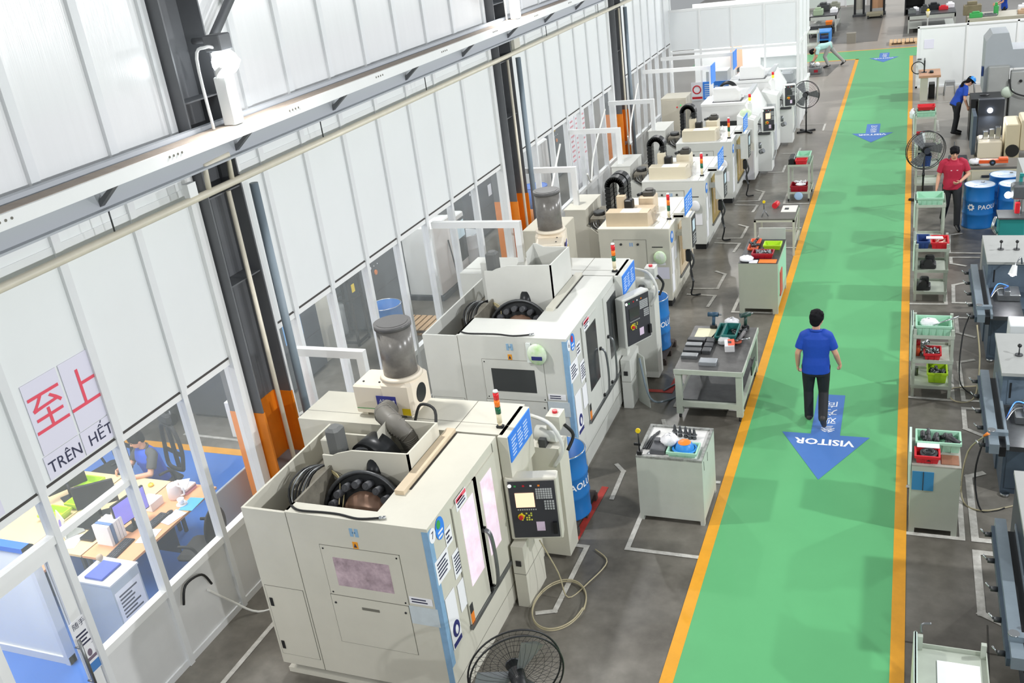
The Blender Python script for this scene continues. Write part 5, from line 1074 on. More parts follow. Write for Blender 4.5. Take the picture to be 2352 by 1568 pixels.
# milling machines at the right edge
def mill_(loc, label, L, dark, lamp, face):
    t = thing('milling_machine', label, 'milling machine', loc); dk = mat('mill_dark', '2e3842', .35, var=.2, scale=4); m = dk if dark else mill
    # long table with stop dogs
    tbm = mat('table_steel', '93a1ab', .3, .4, var=.12, scale=6)
    Bx(0, .1, 0, L, .82, .94).build('table_front', tbm, t); Bx(-.03, 0, .05, L-.05, .8, .88).build('dog_rail', mill, t); Bx(.1, .17, .02, L-.15, .78, .9).build('bellows', black, t)
    Bx(.17, .6, .05, L-.1, .84, .9).build('table_top', dsteel, t); Bx(.17, .2, 0, L-.08, .88, .95).build('table_edge', tbm, t)
    for k in range(5): y = .15+k*(L-.3)/4; d = MB().frust((-.03, y, .84), (-.09, y, .84), .025, n=10).build('stop_dog', dsteel, t); MB().frust((-.09, y, .84), (-.13, y+.03, .88), .009, n=6).build('lever', chrome, d)
    s = Bx(-.01, .2, .2, .27, .94, .99).build('cross_bracket', tbm, t); MB().frust((.03, .235, .99), (.03, .235, 1.0), .045, n=18).build('dial', chrome, s)
    # knee cabinet and column
    Bx(.2, 1.2, .5, L*.55, 0, .84).build('base_cabinet', m, t); Bx(.24, 1.2, .494, .5, .08, .8).build('cabinet_door', m, t)
    Bx(.18, 1.3, L*.55, L+.25, .0, 1.3).build('column_cabinet', mat('mill_face', '5b6a78', .35, var=.15, scale=4) if not dark else dk, t); Bx(.16, 1.3, L*.53, L+.27, 1.3, 1.34).build('column_top', millg, t)
    Bx(.24, 1.2, L*.55-.006, L*.55, .92, 1.24).build('face_panel', MATS.get('mill_face') or mill, t); Bx(.26, .28, L*.55-.012, L*.55-.006, 1.0, 1.2).build('grip_slot', black, t)
    for k in range(2):
        x = .38+.22*k; b = MB().frust((x, L*.8, 1.34), (x, L*.8, 1.46), .008, n=6).build('lever_rod', dsteel, t); MB().ball((x, L*.8, 1.47), .025).build('lever_knob', black, b); MB().frust((x, L*.8, 1.34), (x, L*.8, 1.355), .045, n=14).build('lever_base', dsteel, b)
    v = MB().rbox(.3, .6, L*.3, L*.48, .9, 1.0, .01).build('vise', steel, t); MB().rbox(.38, .46, L*.3, L*.48, 1.0, 1.06, .005).build('jaw', chrome, v)
    for k in range(3): MB().tube([(.2, L*.25+.02*k, 1.0), (.3, L*.35+.03*k, 1.05+.03*k), (.45, L*.4, 1.02+.02*k)], .008, 6).build('coolant_line', (chrome, black, bluep)[k], t)
    if lamp:
        q = MB().tube([(.62, L*.5, 1.34), (.58, L*.42, 1.5), (.5, L*.36, 1.42)], .012, 6).build('lamp_arm', chrome, t)
        MB().frust((.5, L*.36, 1.42), (.47, L*.33, 1.3), .035, .06, 16, False).build('lamp_shade', white, q); MB().ball((.472, L*.332, 1.31), .04).build('lamp_bulb', mat('bulb', 'f0f6ff', .3, emit=10), q)
        area('mill_lamp', (loc[0]+.47, loc[1]+L*.33, 1.28), (loc[0]+.42, loc[1]+L*.3, .9), .07, 5)
    MB().frust((.25, .45, 0), (.25, .45, .04), .05, n=12).build('levelling_foot', chrome, t)
    return t
mill_((.98, 6.9, 0), 'dark milling machine with long table at the lower right edge', 2.0, True, False, 0); mill_((1.02, 10.35, 0), 'blue-grey milling machine with two black levers at the right edge', 1.9, False, True, 0); mill_((1.08, 14.05, 0), 'blue-grey milling machine with work lamp farther up the right edge', 2.1, False, True, 0)
tag(MB().rbox(1.45, 1.85, 13.5, 13.85, 0, 1.02, .01).build('white_locker', mat('locker_white', 'dfe3e4', .4)), 'plain white locker between the two blue-grey milling machines', 'locker')
tag(MB().rbox(2.42, 3.0, 15.0, 16.0, 0, 1.35, .01).build('control_housing', millg), 'light grey control housing beside the farther milling machine', 'housing')
for i, (p, lab, m) in enumerate((([(1.0, 14.3, .85), (.9, 14.0, .6), (.88, 13.6, .1), (1.05, 13.3, .02), (1.3, 13.1, .02)], 'black cable drooping from the farther milling table', rubber), ([(1.08, 14.0, .8), (1.12, 13.6, .4), (1.05, 13.2, .03), (.8, 13.1, .02), (.75, 13.45, .02), (1.1, 13.6, .02)], 'pale hose looped on the floor beside the lime-bin trolley', hm), ([(1.05, 10.6, .95), (.85, 10.9, .5), (.8, 10.6, .05), (1.0, 10.4, .02), (1.4, 10.6, .02)], 'pale hose hanging from the nearer blue-grey milling machine', hm), ([(1.0, 10.7, .85), (.92, 10.6, .4), (1.0, 10.4, .02), (1.25, 10.5, .02)], 'black cable beside the pale hose at the right edge', rubber))):
    tag(MB().tube(p, .01, 6).build('loose_cable', m), lab, 'cable')
tag(MB().frust((1.02, 10.55, .97), (.98, 10.6, .9), .02, .014, 10).build('air_nozzle', orangeb), 'orange air nozzle on the pale hose', 'nozzle'); tag(MB().tube([(1.12, 7.3, 1.0), (1.14, 7.2, .85)], .018, 8).build('red_grip', redp), 'red tool grip hanging at the lower right edge', 'grip')
# teal drilling machine
t = thing('drilling_machine', 'teal bench machine with bright work lamp below the drums', 'drilling machine', (1.55, 17.9, 0))
MB().rbox(.1, .6, .3, .9, 0, .7, .01).build('stand', millg, t); MB().rbox(.08, .5, .35, .8, .7, 1.02, .02).build('teal_body', tealp, t); Bx(.06, .52, .33, .82, 1.02, 1.05).build('table', steel, t); MB().frust((.4, .6, 1.05), (.4, .6, 1.5), .05, n=14).build('column', chrome, t)
MB().rbox(.25, .5, .45, .75, 1.35, 1.6, .03).build('drill_head', steel, t); MB().ball((.2, .5, 1.42), .06).build('lamp_bulb', MATS['bulb'], t); MB().tube([(.05, .4, .75), (-.02, .3, .9), (.03, .4, 1.05)], .03, 8).build('chrome_duct', chrome, t); MB().rbox(-.15, .1, .3, .7, .0, .55, .01).build('coolant_tank', millg, t)
area('drill_lamp', (1.72, 18.36, 1.4), (1.72, 18.3, .9), .06, 4)
MB().rbox(.32, .4, .42, .5, 1.1, 1.3, .01).build('red_guard', redp, t)
f_ = thing('fire_extinguisher', 'red fire extinguisher at the right edge above the milling machine', 'extinguisher', (1.83, 17.0, .0)); MB().lathe([(.0, 0), (.075, 0), (.08, .02), (.08, .45), (.05, .52), (.02, .54), (.02, .6)], n=18).build('cylinder', redp, f_); MB().frust((0, 0, .2), (0, 0, .33), .082, n=18).build('label_band', paper, f_); MB().box(-.06, .03, -.015, .015, .6, .64).build('valve', black, f_)
wlamp = thing('work_lamp', 'small bright work lamp on a white arm at the right edge', 'lamp', (1.72, 16.6, 0)); MB().frust((0, 0, 0), (0, 0, .95), .02, n=10).build('arm', white, wlamp); MB().frust((0, 0, .95), (-.03, 0, .86), .03, .05, 14).build('shade', white, wlamp); MB().ball((-.035, 0, .86), .04).build('bulb', MATS['bulb'], wlamp)
# sealed drums
drum((1.47, 21.05, 0), 'sealed blue oil drum with white lid beside the man in red', opn=False, ang=.6); drum((2.1, 21.05, 0), 'sealed blue oil drum at the right, partly behind the teal machine', opn=False, ang=.3, text=False); drum((1.98, 21.75, 0), 'sealed blue oil drum standing behind the other two', opn=False, ang=.2, text=False)
# grey teal-edged machine column
t = thing('teal_edged_machine', 'tall grey machine with teal edge at the right edge of the photo', 'machine', (1.98, 18.6, 0)); Bx(0, 1.0, 0, 1.1, 0, 1.75).build('body', millg, t); Bx(-.05, 0, 0, .06, 0, 1.75).build('teal_edge', tealp, t); Bx(-.05, 1.0, -.01, 0, 1.7, 1.75).build('teal_edge', tealp, t); Bx(.2, 1, -.02, -.005, .9, 1.5).build('door', millg, t)
# beige drawer bench with orange jack
t = thing('drawer_bench', 'cream drawer bench behind the drums with orange trolley jack on it', 'bench', (1.35, 22.3, 0)); bm2 = mat('bench_cream', 'd6cfb4', .5, var=.06)
Bx(0, 1.2, 0, .7, 0, .85).build('carcass', bm2, t); Bx(-.02, 1.22, -.02, .72, .85, .89).build('worktop', mat('worktop_dark', '6b675f', .5, var=.2), t)
for r in range(3):
    for k in range(2): d = Bx(.03+.58*k, .58+.58*k, -.02, 0, .06+.26*r, .29+.26*r).build('drawer', bm2, t); MB().rbox(.22+.58*k, .38+.58*k, -.045, -.02, .15+.26*r, .2+.26*r, .008).build('handle', dsteel, d)
j = thing('trolley_jack', 'orange trolley jack with black wheel on the drawer bench', 'jack', (1.8, 22.5, .89)); jm = mat('jack_orange', 'e8622a', .4); Bx(-.28, .28, -.06, .06, .04, .11).build('frame', jm, j); MB().frust((-.02, -.09, .06), (-.02, -.05, .06), .06, n=18).build('wheel', rubber, j); MB().frust((-.02, -.095, .06), (-.02, -.09, .06), .025, n=14).build('wheel_hub', chrome, j); MB().rbox(.1, .28, -.08, .08, .1, .15, .01).build('saddle_arm', jm, j)
rag('crumpled white paper beside the orange jack', (1.45, 22.55, .95), (.13, .12, .07), 41)
# grey lathe-like machine between bench and woman
t = thing('engine_lathe', 'grey and beige lathe with bright lamp in front of the helmeted worker', 'lathe', (1.45, 24.2, 0)); bg = mat('lathe_beige', 'd3c8aa', .45, var=.06)
Bx(.1, 1.6, 0, .9, 0, .55).build('bed', mat('lathe_olive', '8d8672', .5, var=.15), t); MB().rbox(.15, .65, .1, .8, .55, .95, .03).build('headstock', mat('lathe_cream', 'e3d9c4', .4), t); MB().rbox(.7, 1.0, .0, .9, .55, 1.35, .02).build('gear_column', bg, t); MB().rbox(1.0, 2.2, -.05, .8, .75, 1.45, .02).build('rear_housing', bg, t)
MB().frust((.85, -.05, .75), (.85, .0, .75), .14, n=20).build('motor_opening', black, t); MB().rbox(.15, .7, .9, 1.1, .9, 1.75, .01).build('splash_guard', mat('guard_dark', '2b3038', .4), t); Bx(.02, .1, .3, 1.2, .6, 1.5).build('guard_edge', mill, t)
for k in range(3): MB().rbox(.25+.13*k, .36+.13*k, .35, .5, .95, 1.12+.05*k, .01).build('chuck_part', chrome, t)
MB().ball((.4, .88, 1.5), .06).build('lamp_bulb', MATS['bulb'], t); area('lathe_lamp', (1.85, 25.0, 1.45), (1.85, 24.6, .9), .08, 8)
Bx(1.15, 1.3, -.06, -.05, .9, 1.2).build('name_plate', mat('plate_olive', 'b5aa7e', .5), t)
t = thing('metal_stand', 'dark folding metal stand left of the engine lathe', 'stand', (1.0, 24.3, 0)); Bx(0, .4, 0, .5, .5, .53).build('top', dsteel, t)
for x in (0, .36):
    for y in (0, .46): Bx(x, x+.04, y, y+.04, 0, .5).build('leg', dsteel, t)
MB().frust((.1, .1, .53), (.1, .1, .95), .012, n=8).build('rod', dsteel, t)
# dark machine the woman leans on and big grey machine
t = thing('dark_press', 'black machine cabinet that the helmeted worker leans on', 'machine', (1.62, 28.4, 0)); Bx(0, .12, 0, .9, 0, 1.05).build('left_wall', blackm, t); Bx(.0, .75, .0, .9, 1.05, 1.1).build('top', blackm, t); Bx(.12, .75, .7, .9, 0, 1.05).build('back', blackm, t); MB().rbox(.3, .7, .1, .5, .5, .8, .01).build('table', dsteel, t); MB().tube([(.3, .05, .85), (.35, -.02, 1.0), (.55, -.02, 1.0), (.6, -.02, 1.1)], .015, 6, False).build('crank', chrome, t)
MB().lathe([(.0, 0), (.12, 0), (.12, .02), (0, .02)], c=(.35, .5, 1.1), n=20).build('round_plate', black, t)
t = thing('grey_machine', 'large grey machine with slanted head in front of the white partition', 'machine', (2.0, 30.2, 0)); gg = mat('big_grey', 'a7adb1', .45, var=.04)
MB().prism([(0, .9), (.6, .9), (.6, 1.55), (1.2, 1.55), (1.2, 2.05), (.68, 2.05), (.55, 2.5), (.15, 2.5), (0, 2.3)], 'y', 0, 1.2).build('head', gg, t); Bx(.2, 1.5, -.1, 1.3, 0, .95).build('base', millg, t); MB().rbox(.1, .62, -.25, .1, 0, 1.65, .02).build('front_column', millg, t); MB().rbox(.66, 1.5, -.35, .0, 0, 1.5, .02).build('side_cabinet', millg, t)
Bx(-.06, -.01, .1, .3, 1.35, 1.6).build('blue_box', navy, t); MB().tube([(.62, -.3, 1.3), (.7, -.4, 1.0), (1.0, -.42, .85), (1.4, -.4, .8)], .02, 8).build('hose', rubber, t); MB().frust((.9, -.36, 1.25), (.9, -.4, 1.25), .04, n=10).build('knob', black, t)
MB().ball((.62, -.3, .95), (.18, .08, .16)).build('powder_bag', mat('bag_pale', 'dbe9d6', .5), t)
# white partition, desk and stools
wp = struct('wall_right', 'low white panel partition across the far right side')
for k in range(4): a = .3+1.5*k; Bx(a+.02, a+1.48, 36.2, 36.24, .06, 1.98).build('panel', panelw, wp)
for k in range(5): Bx(.28+1.5*k, .34+1.5*k, 36.17, 36.27, 0, 2.03).build('post', white, wp)
Bx(.28, 6.3, 36.17, 36.27, 1.98, 2.04).build('cap_rail', white, wp); Bx(.28, 6.3, 36.17, 36.27, 0, .06).build('base_rail', studw, wp)
tag(Bx(.5, .8, 36.19, 36.198, 1.3, 1.6).build('notice_sheet', paperl), 'pale lilac notice on the white partition', 'notice')
t = thing('small_desk', 'small wood-topped desk with monitor against the white partition', 'desk', (.36, 33.95, 0)); dk_ = mat('desk_pine', 'd3a382', .5, var=.08, scale=4)
Bx(0, .65, 0, 1.2, .73, .8).build('desk_top', dk_, t); Bx(.06, .28, .05, 1.1, 0, .73).build('pedestal', mat('ped_cream', 'd6d6c6', .5), t); Bx(.56, .6, .1, 1.1, 0, .73).build('leg_panel', mat('ped_cream', 'd6d6c6', .5), t)
pc = tag(MB().rbox(.68, .86, 34.3, 34.8, 0, .45, .01).build('computer_tower', black), 'black computer tower under the small desk', 'computer')
mo = thing('monitor', 'black flat monitor seen edge-on on the small desk', 'monitor', (.52, 34.6, .8)); MB().rbox(-.02, .02, -.25, .25, .1, .42, .008).build('screen', black, mo); MB().frust((0, 0, .01), (0, 0, .15), .02, n=8).build('stem', black, mo); Bx(-.08, .08, -.1, .1, 0, .012).build('foot', black, mo)
tag(MB().rbox(.68, .8, 34.35, 34.6, .8, .86, .02).build('black_pouch', black), 'small black pouch on the small desk', 'pouch')
def stool(loc, label):
    t = thing('plastic_stool', label, 'stool', loc, group='grey plastic stools'); sm_ = mat('stool_grey', '9b9d9f', .4); MB().rbox(-.15, .15, -.15, .15, .4, .43, .01).build('seat', sm_, t)
    for x in (-1, 1):
        for y in (-1, 1): MB().frust((x*.17, y*.17, 0), (x*.13, y*.13, .4), .022, n=6).build('leg', sm_, t)
    for y in (-1, 1): Bx(-.14, .14, y*.14-.01, y*.14+.01, .3, .4).build('apron', sm_, t)
stool((1.32, 34.85, 0), 'grey plastic stool in front of the white partition, left one'); stool((1.9, 34.9, 0), 'grey plastic stool by the partition behind the helmeted worker')
# ================================================================ far end of the hall
dz = mat('dark_floor_zone', '6a6762', .4, var=.12, scale=.8)
MB().add([(-9, 47.8, .003), (-1.3, 47.8, .003), (-1.26, 62, .003), (-9, 62, .003)], [(0, 1, 2, 3)]).build('floor_zone', dz, fl); MB().add([(-.25, 48.5, .003), (9, 48.5, .003), (9, 66, .003), (-.1, 66, .003)], [(0, 1, 2, 3)]).build('floor_zone', dz, fl)
MB().add([(-4.2, 39.4, .003), (-2.85, 39.6, .003), (-2.55, 42.2, .003), (-4.2, 42.2, .003)], [(0, 1, 2, 3)]).build('floor_zone', dz, fl)
fw_ = struct('wall_far', 'white partition panels at the far end of the hall')
for k in range(6): Bx(-9+k*1.1+.02, -9+(k+1)*1.1-.02, 62.5, 62.55, .05, 2.4).build('panel', (panelw, mat('panel_mint', 'dfe9e2', .5))[k % 2], fw_)
for k in range(7): Bx(-9.03+k*1.1, -8.97+k*1.1, 62.47, 62.57, 0, 2.45).build('post', studw, fw_)
for k in range(8): Bx(-2.4+k*1.8+.02, -2.4+(k+1)*1.8-.02, 70, 70.05, .05, 3).build('panel', panelw, fw_)
def bench(loc, label, w, d, h, m=cabgrey, rz=0):
    t = thing('workbench', label, 'workbench', loc, rz); Bx(0, w, 0, d, h-.05, h).build('top', dsteel if m is cabgrey else m, t)
    for x in (0, w-.06):
        for y in (0, d-.06): Bx(x, x+.06, y, y+.06, 0, h-.05).build('leg', m, t)
    Bx(.03, w-.03, .03, d-.03, .2, .23).build('lower_shelf', m, t); Bx(0, w, 0, .03, h-.2, h-.05).build('apron', m, t); return t
def clutter(x0, x1, y0, y1, z, items):
    for i, (nm, lab, cat, m, sx, sy, sz, fx, fy) in enumerate(items):
        x = x0+(x1-x0)*fx; y = y0+(y1-y0)*fy
        mb = MB().rbox(x-sx/2, x+sx/2, y-sy/2, y+sy/2, z, z+sz*.75, .02)
        mb.rbox(x-sx*.3, x+sx*.25, y-sy*.3, y+sy*.3, z+sz*.75, z+sz, .015); tag(mb.build(nm, m), lab, cat)
bench((-4.65, 52, 0), 'grey workbench with lathe parts at the far left', 1.3, 3.2, .8)
clutter(-4.65, -3.35, 52, 55.2, .8, [('green_bag', 'green bag on the far left workbench', 'bag', mat('bag_moss', '9fb295', .8), .45, .7, .35, .3, .2), ('machine_part', 'dark machine part on the far left workbench', 'part', dsteel, .6, .8, .4, .4, .7), ('white_bundle', 'white bundle on the far left workbench', 'bundle', cloth, .35, .5, .25, .85, .35), ('gear_case', 'olive gear case at the back of the far left workbench', 'case', mat('olive_grey', '8d8f80', .6), .5, .6, .35, .8, .85)])
t = thing('step_shelf', 'bright blue step shelf at the far left', 'shelf', (-3.95, 48.35, 0)); 
for x in (0, .5): Bx(x, x+.05, 0, 1.3, 0, .5).build('side', skyb, t)
for z in (.12, .45): Bx(.05, .5, 0, 1.3, z, z+.05).build('tread', skyb, t)
bin_thing('orange tray on the dark bench by the blue step shelf', -3.75, -3.45, 50.4, 50.9, .55, .15, orangeb); bench((-4.5, 50.2, 0), 'low dark bench behind the blue step shelf', 1.1, 1.2, .55, dsteel)
t = thing('cube_stool', 'small grey cube-shaped stool on the far floor', 'stool', (-2.62, 47.6, 0)); Bx(0, .4, 0, .4, .4, .45).build('seat', mat('stool_taupe', '8c877c', .7), t); Bx(.01, .39, 0, .03, 0, .4).build('front', MATS['stool_taupe'], t); Bx(.01, .39, .37, .4, 0, .4).build('back', MATS['stool_taupe'], t)
for x in (0.01, .36): Bx(x, x+.03, .03, .37, 0, .4).build('side', MATS['stool_taupe'], t)
trolley((-4.25, 46.1, 0), 'grey two-shelf trolley at the edge of the far partition', .5, .9, (.2, .75), cabgrey, zt=.85)
pallet((-.2, 46.65, 0), 'pale wooden pallet on the far floor by the green aisle', wood, 1.15, 1.0)
for i, (x, w, col, lab) in enumerate(((-2.8, .55, 'b0ada0', 'dark framed press at the far end, left one'), (-1.98, .75, 'c99a74', 'dark framed press with cardboard front at the far end'))):
    t = thing('hydraulic_press', lab, 'press', (x, 57.2, 0)); Bx(0, .1, 0, .5, 0, 1.8).build('upright', blackm, t); Bx(w-.1, w, 0, .5, 0, 1.8).build('upright', blackm, t); Bx(.1, w-.1, .1, .4, .35, 1.6).build('front_panel', mat('press_%d' % i, col, .6, var=.15), t); Bx(0, w, 0, .5, 1.7, 1.85).build('crosshead', blackm, t); Bx(-.05, w+.05, -.2, .6, 0, .12).build('foot', dsteel, t)
t = thing('floor_jack', 'olive pallet jack in front of the far presses', 'jack', (-2.1, 55.9, 0)); Bx(0, .8, 0, .9, .1, .25).build('chassis', mat('olive2', '8f8a74', .6), t)
for x in (.05, .7): MB().frust((x, .0, .08), (x+.06, .0, .08), .08, n=12).build('wheel', rubber, t)
bench((-.05, 49.4, 0), 'cluttered grey workbench behind the white partition, left one', 2.0, 2.4, .8)
clutter(-.05, 1.95, 49.4, 51.8, .8, [('vise', 'grey vise on the cluttered bench, second item from the left', 'vise', dsteel, .3, .4, .35, .35, .3), ('white_box', 'white box on the cluttered far bench', 'box', paper, .3, .3, .2, .15, .6), ('tool_chest', 'dark tool chest on the cluttered far bench', 'chest', blackm, .5, .5, .3, .55, .7), ('red_case', 'red case on the cluttered far bench', 'case', redp, .4, .3, .2, .75, .5), ('sheet_stack', 'stack of pale sheets on the cluttered far bench', 'stack', cloth, .35, .4, .25, .9, .75), ('steel_part', 'silver casting at the left end of the cluttered far bench', 'casting', steel, .35, .4, .25, .08, .25)])
lamp = thing('desk_lamp', 'yellow clip lamp standing by the cluttered far bench', 'lamp', (.75, 47.5, 0)); MB().frust((0, 0, 0), (0, 0, .9), .03, n=10).build('post', mat('post_grey', 'a9aaa6', .5), lamp); MB().frust((0, 0, .9), (0, 0, 1.15), .04, .1, 14).build('shade', mat('shade_cream', 'e8e1c8', .5), lamp); MB().ball((0, 0, 1.2), .06).build('yellow_knob', yellowp, lamp); Bx(-.2, .2, -.2, .2, 0, .03).build('foot', dsteel, lamp)
bench((2.3, 46.2, 0), 'pale workbench with toolboxes behind the white partition, right one', 2.6, 1.9, .85, mat('bench_pale', 'b9b3a2', .5, var=.1))
clutter(2.3, 4.9, 46.2, 48.1, .85, [('green_toolbox', 'green toolbox on the pale far bench', 'toolbox', greenp, .5, .35, .25, .12, .2), ('olive_crate', 'rusty olive crate on the pale far bench', 'crate', mat('crate_olive', '8a7f64', .7, var=.3), .7, .5, .55, .08, .75), ('green_bottle_box', 'tall green box on the pale far bench', 'box', greenp, .18, .25, .5, .42, .4), ('grey_tray', 'grey tray of parts on the pale far bench', 'tray', steel, .6, .4, .12, .32, .3), ('cardboard_box', 'flat cardboard box on the pale far bench', 'box', mat('cardboard', 'c9a98a', .8), .6, .4, .2, .85, .3), ('white_panel_stack', 'white panel stack at the right end of the pale far bench', 'stack', paper, .7, .5, .3, .9, .75)])
t = thing('storage_rack', 'dark storage rack at the far end right of the walkway', 'rack', (-.25, 56, 0)); Bx(0, .06, 0, 1.2, 0, 2).build('side', blackm, t); Bx(.9, .96, 0, 1.2, 0, 2).build('side', blackm, t)
for z in (.3, .9, 1.5, 1.95): Bx(.06, .9, 0, 1.2, z, z+.05).build('shelf', dsteel, t)
Bx(.06, .9, 1.15, 1.2, 0, 2).build('back', blackm, t)
t = thing('small_compressor', 'steel pump with white parts on the mat by the bending worker', 'pump', (-3.5, 40.3, 0)); MB().rbox(-.1, .35, -.2, .4, 0, .25, .03).build('body', steel, t); MB().frust((0, .1, .25), (0, .1, .45), .1, n=14).build('cylinder', chrome, t); MB().ball((.2, .2, .33), .09).build('white_cap', white, t); Bx(.1, .25, -.21, -.2, .08, .18).build('red_plate', dredp, t)
t = thing('cable_reel', 'thin black hose ring hanging at the end of the white partition', 'hose', (.34, 36.1, .4)); MB().torus((0, 0, .3), .2, .015, 'y', 32, 6).build('hose_ring', rubber, t); MB().box(-.02, .1, .0, .06, .55, .6).build('hook', steel, t)
# things inside the far glass room
t = thing('display_shelf', 'pale shelf unit with folders inside the far glass room', 'shelf', (-4.6, 33.5, 0)); ms = mat('shelf_pale', 'e3e7e6', .5); Bx(0, 1.5, .3, .35, 0, 1.9).build('back', ms, t)
for x in (0, 1.45): Bx(x, x+.05, 0, .3, 0, 1.9).build('side', ms, t)
for z in (.4, .9, 1.35, 1.8): Bx(.05, 1.45, 0, .3, z, z+.04).build('shelf', ms, t)
tag(MB().rbox(-6.2, -5.5, 32.6, 33.3, 0, 1.6, .01).build('grey_locker', mat('locker_grey', '9ba0a0', .5)), 'grey locker inside the far glass room', 'locker'); tag(Bx(-5.6, -5.2, 33.9, 33.92, 1.4, 2.3).build('calendar', mat('calendar_orange', 'f0a983', .7)), 'orange and white calendar inside the far glass room', 'calendar')
tag(MB().rbox(-3.9, -3.3, 32.2, 33.2, 0, 1.1, .02).rbox(-3.8, -3.4, 32.4, 33, 1.1, 1.45, .05).build('engine_block', mat('engine_grey', '8c9094', .4, .4, var=.2)), 'grey engine-like block inside the far glass room', 'engine'); Bx(-6.9, -3.2, 34.3, 34.34, 0, 3.6).build('room_back_panel', panelw, fp)
# ================================================================ rooms behind the left wall
bf = mat('office_blue_floor', '4a7fd2', .3, var=.05, scale=2)
MB().add([(-12.3, -3, .003), (-7.03, -3, .003), (-7.03, 10.0, .003), (-12.3, 10.0, .003)], [(0, 1, 2, 3)]).build('blue_floor', bf, fl); Bx(-12.3, -7.03, 10.0, 10.16, 0, .006).build('yellow_stripe', ym, fl)
ow = struct('wall_outer', 'white outer wall of the side rooms with bright windows')
wgl = glass('bright_pane', 'f4faff', .05, .25)
for y in range(-2, 34, 3):
    Bx(-12.4, -12.3, y, y+3, 0, .9).build('panel', panelw, ow); Bx(-12.4, -12.3, y, y+.6, .9, 2.6).build('panel', panelw, ow); Bx(-12.4, -12.3, y, y+3, 2.6, 4.6).build('panel', panelw, ow); Bx(-12.36, -12.35, y+.6, y+3, .9, 2.6).build('glass_pane', wgl, ow)
# low partition inside
lp = struct('wall_office', 'low white office partition with blue cap behind the glass door')
for k in range(3): a = -11.8+1.15*k; Bx(a+.02, a+1.13, 5.66, 5.71, .1, 1.5).build('panel', panelw, lp); Bx(a-.03, a+.03, 5.63, 5.74, 0, 1.56).build('post', studw, lp)
Bx(-8.38, -8.32, 5.63, 5.74, 0, 1.56).build('post', studw, lp); Bx(-11.8, -8.32, 5.64, 5.73, 0, .1).build('base_rail', studw, lp); Bx(-11.8, -8.32, 5.63, 5.74, 1.5, 1.56).build('cap_rail', bluep, lp)
def desk(loc, label, w, d, m):
    t = thing('office_desk', label, 'desk', loc); Bx(0, w, 0, d, .72, .75).build('desk_top', m, t)
    for x in (.02, w-.06): 
        for y in (.03, d-.07): Bx(x, x+.04, y, y+.04, 0, .72).build('leg', mat('desk_leg', '4b4f55', .5), t)
    Bx(.05, w-.05, d/2-.01, d/2+.01, .3, .72).build('modesty_panel', mat('desk_leg', '4b4f55', .5), t); return t
desk((-8.75, 6.55, 0), 'orange wood office desk with the lit monitor nearest the window', .72, 1.62, deskt); desk((-9.55, 6.55, 0), 'light wood office desk in the middle of the group', .78, 1.62, deskl); desk((-10.4, 6.55, 0), 'light wood office desk farthest from the window', .83, 1.62, deskl); desk((-10.6, 5.85, 0), 'orange brown office desk along the low partition', 1.6, .62, mat('desk_brown', 'd99f7c', .4))
def monitor(loc, rz, label, scr, w=.5, h=.32):
    t = thing('monitor', label, 'monitor', loc, rz); MB().rbox(-w/2, w/2, -.015, .02, .12, .12+h, .006).build('housing', black, t); Bx(-w/2+.012, w/2-.012, -.018, -.015, .135, .105+h).build('screen', scr, t); MB().frust((0, .03, .01), (0, .03, .2), .02, n=8).build('stem', black, t); MB().rbox(-.12, .12, -.06, .1, 0, .012, .003).build('foot', black, t); return t
monitor((-8.5, 7.2, .75), PI/2-.1, 'monitor with violet-blue screen on the orange desk', mat('screen_violet', '8a86e8', .3, emit=.5)); monitor((-9.2, 7.35, .75), -PI/2-.9, 'dark-backed monitor on the middle desk', mglass); monitor((-9.95, 7.6, .75), -PI/2-.5, 'dark monitor on the farthest desk', mglass)
lt = thing('laptop', 'grey laptop with purple emblem on the middle desk', 'laptop', (-9.3, 6.95, .75), -.5); MB().rbox(-.17, .17, -.12, .12, 0, .018, .005).build('base', mat('laptop_grey', '9fa39f', .4), lt); l = MB().box(-.17, .17, 0, .012, 0, .25).xf(T(0, -.12, .018) @ Rx(-.2)).build('lid', mat('laptop_lid', 'd9ddd4', .4), lt); MB().frust((0, -.004, .13), (0, 0, .13), .06, n=7).xf(T(0, -.12, .018) @ Rx(-.2)).build('emblem', mat('emblem_purple', '7a6fd6', .5), lt)
for i, (x, y, lab) in enumerate(((-9.75, 7.15, 'lime letter tray beside the laptop'), (-9.85, 7.85, 'lime letter tray at the back of the desks'), (-9.6, 7.45, 'lime letter tray behind the dark monitor'))): bin_thing(lab, x-.16, x+.16, y-.12, y+.12, .75, .09, lime)
for i, (x, y, lab) in enumerate(((-8.3, 7.3, 'black keyboard before the violet screen'), (-8.35, 6.75, 'black keyboard at the near end of the orange desk'), (-9.05, 7.7, 'pale keyboard before the clerk'))):
    k = thing('keyboard', lab, 'keyboard', (x, y, .752), .1*i); MB().rbox(-.07, .07, -.2, .2, 0, .018, .004).build('case', black if i < 2 else mat('kb_pale', 'c9c6bc', .5), k); mb = MB()
    for a in range(4):
        for b in range(11): mb.box(-.058+.029*a, -.036+.029*a, -.185+.034*b, -.158+.034*b, .018, .024)
    tag(mb.build('keys', mat('keys_charcoal', '3d4048', .5) if i < 2 else paper, k), kind='stuff')
kt = thing('kettle', 'white electric kettle on the orange desk', 'kettle', (-8.42, 7.85, .75)); MB().lathe([(0, 0), (.085, 0), (.09, .03), (.08, .18), (.06, .2), (0, .215)], n=24).build('body', mat('kettle_pink', 'eadfe0', .3), kt); MB().tube([(.07, 0, .18), (.15, 0, .16), (.15, 0, .07), (.09, 0, .04)], .012, 8).build('handle', paper, kt); MB().lathe([(.082, .09), (.078, .18)], n=24).build('steel_band', chrome, kt)
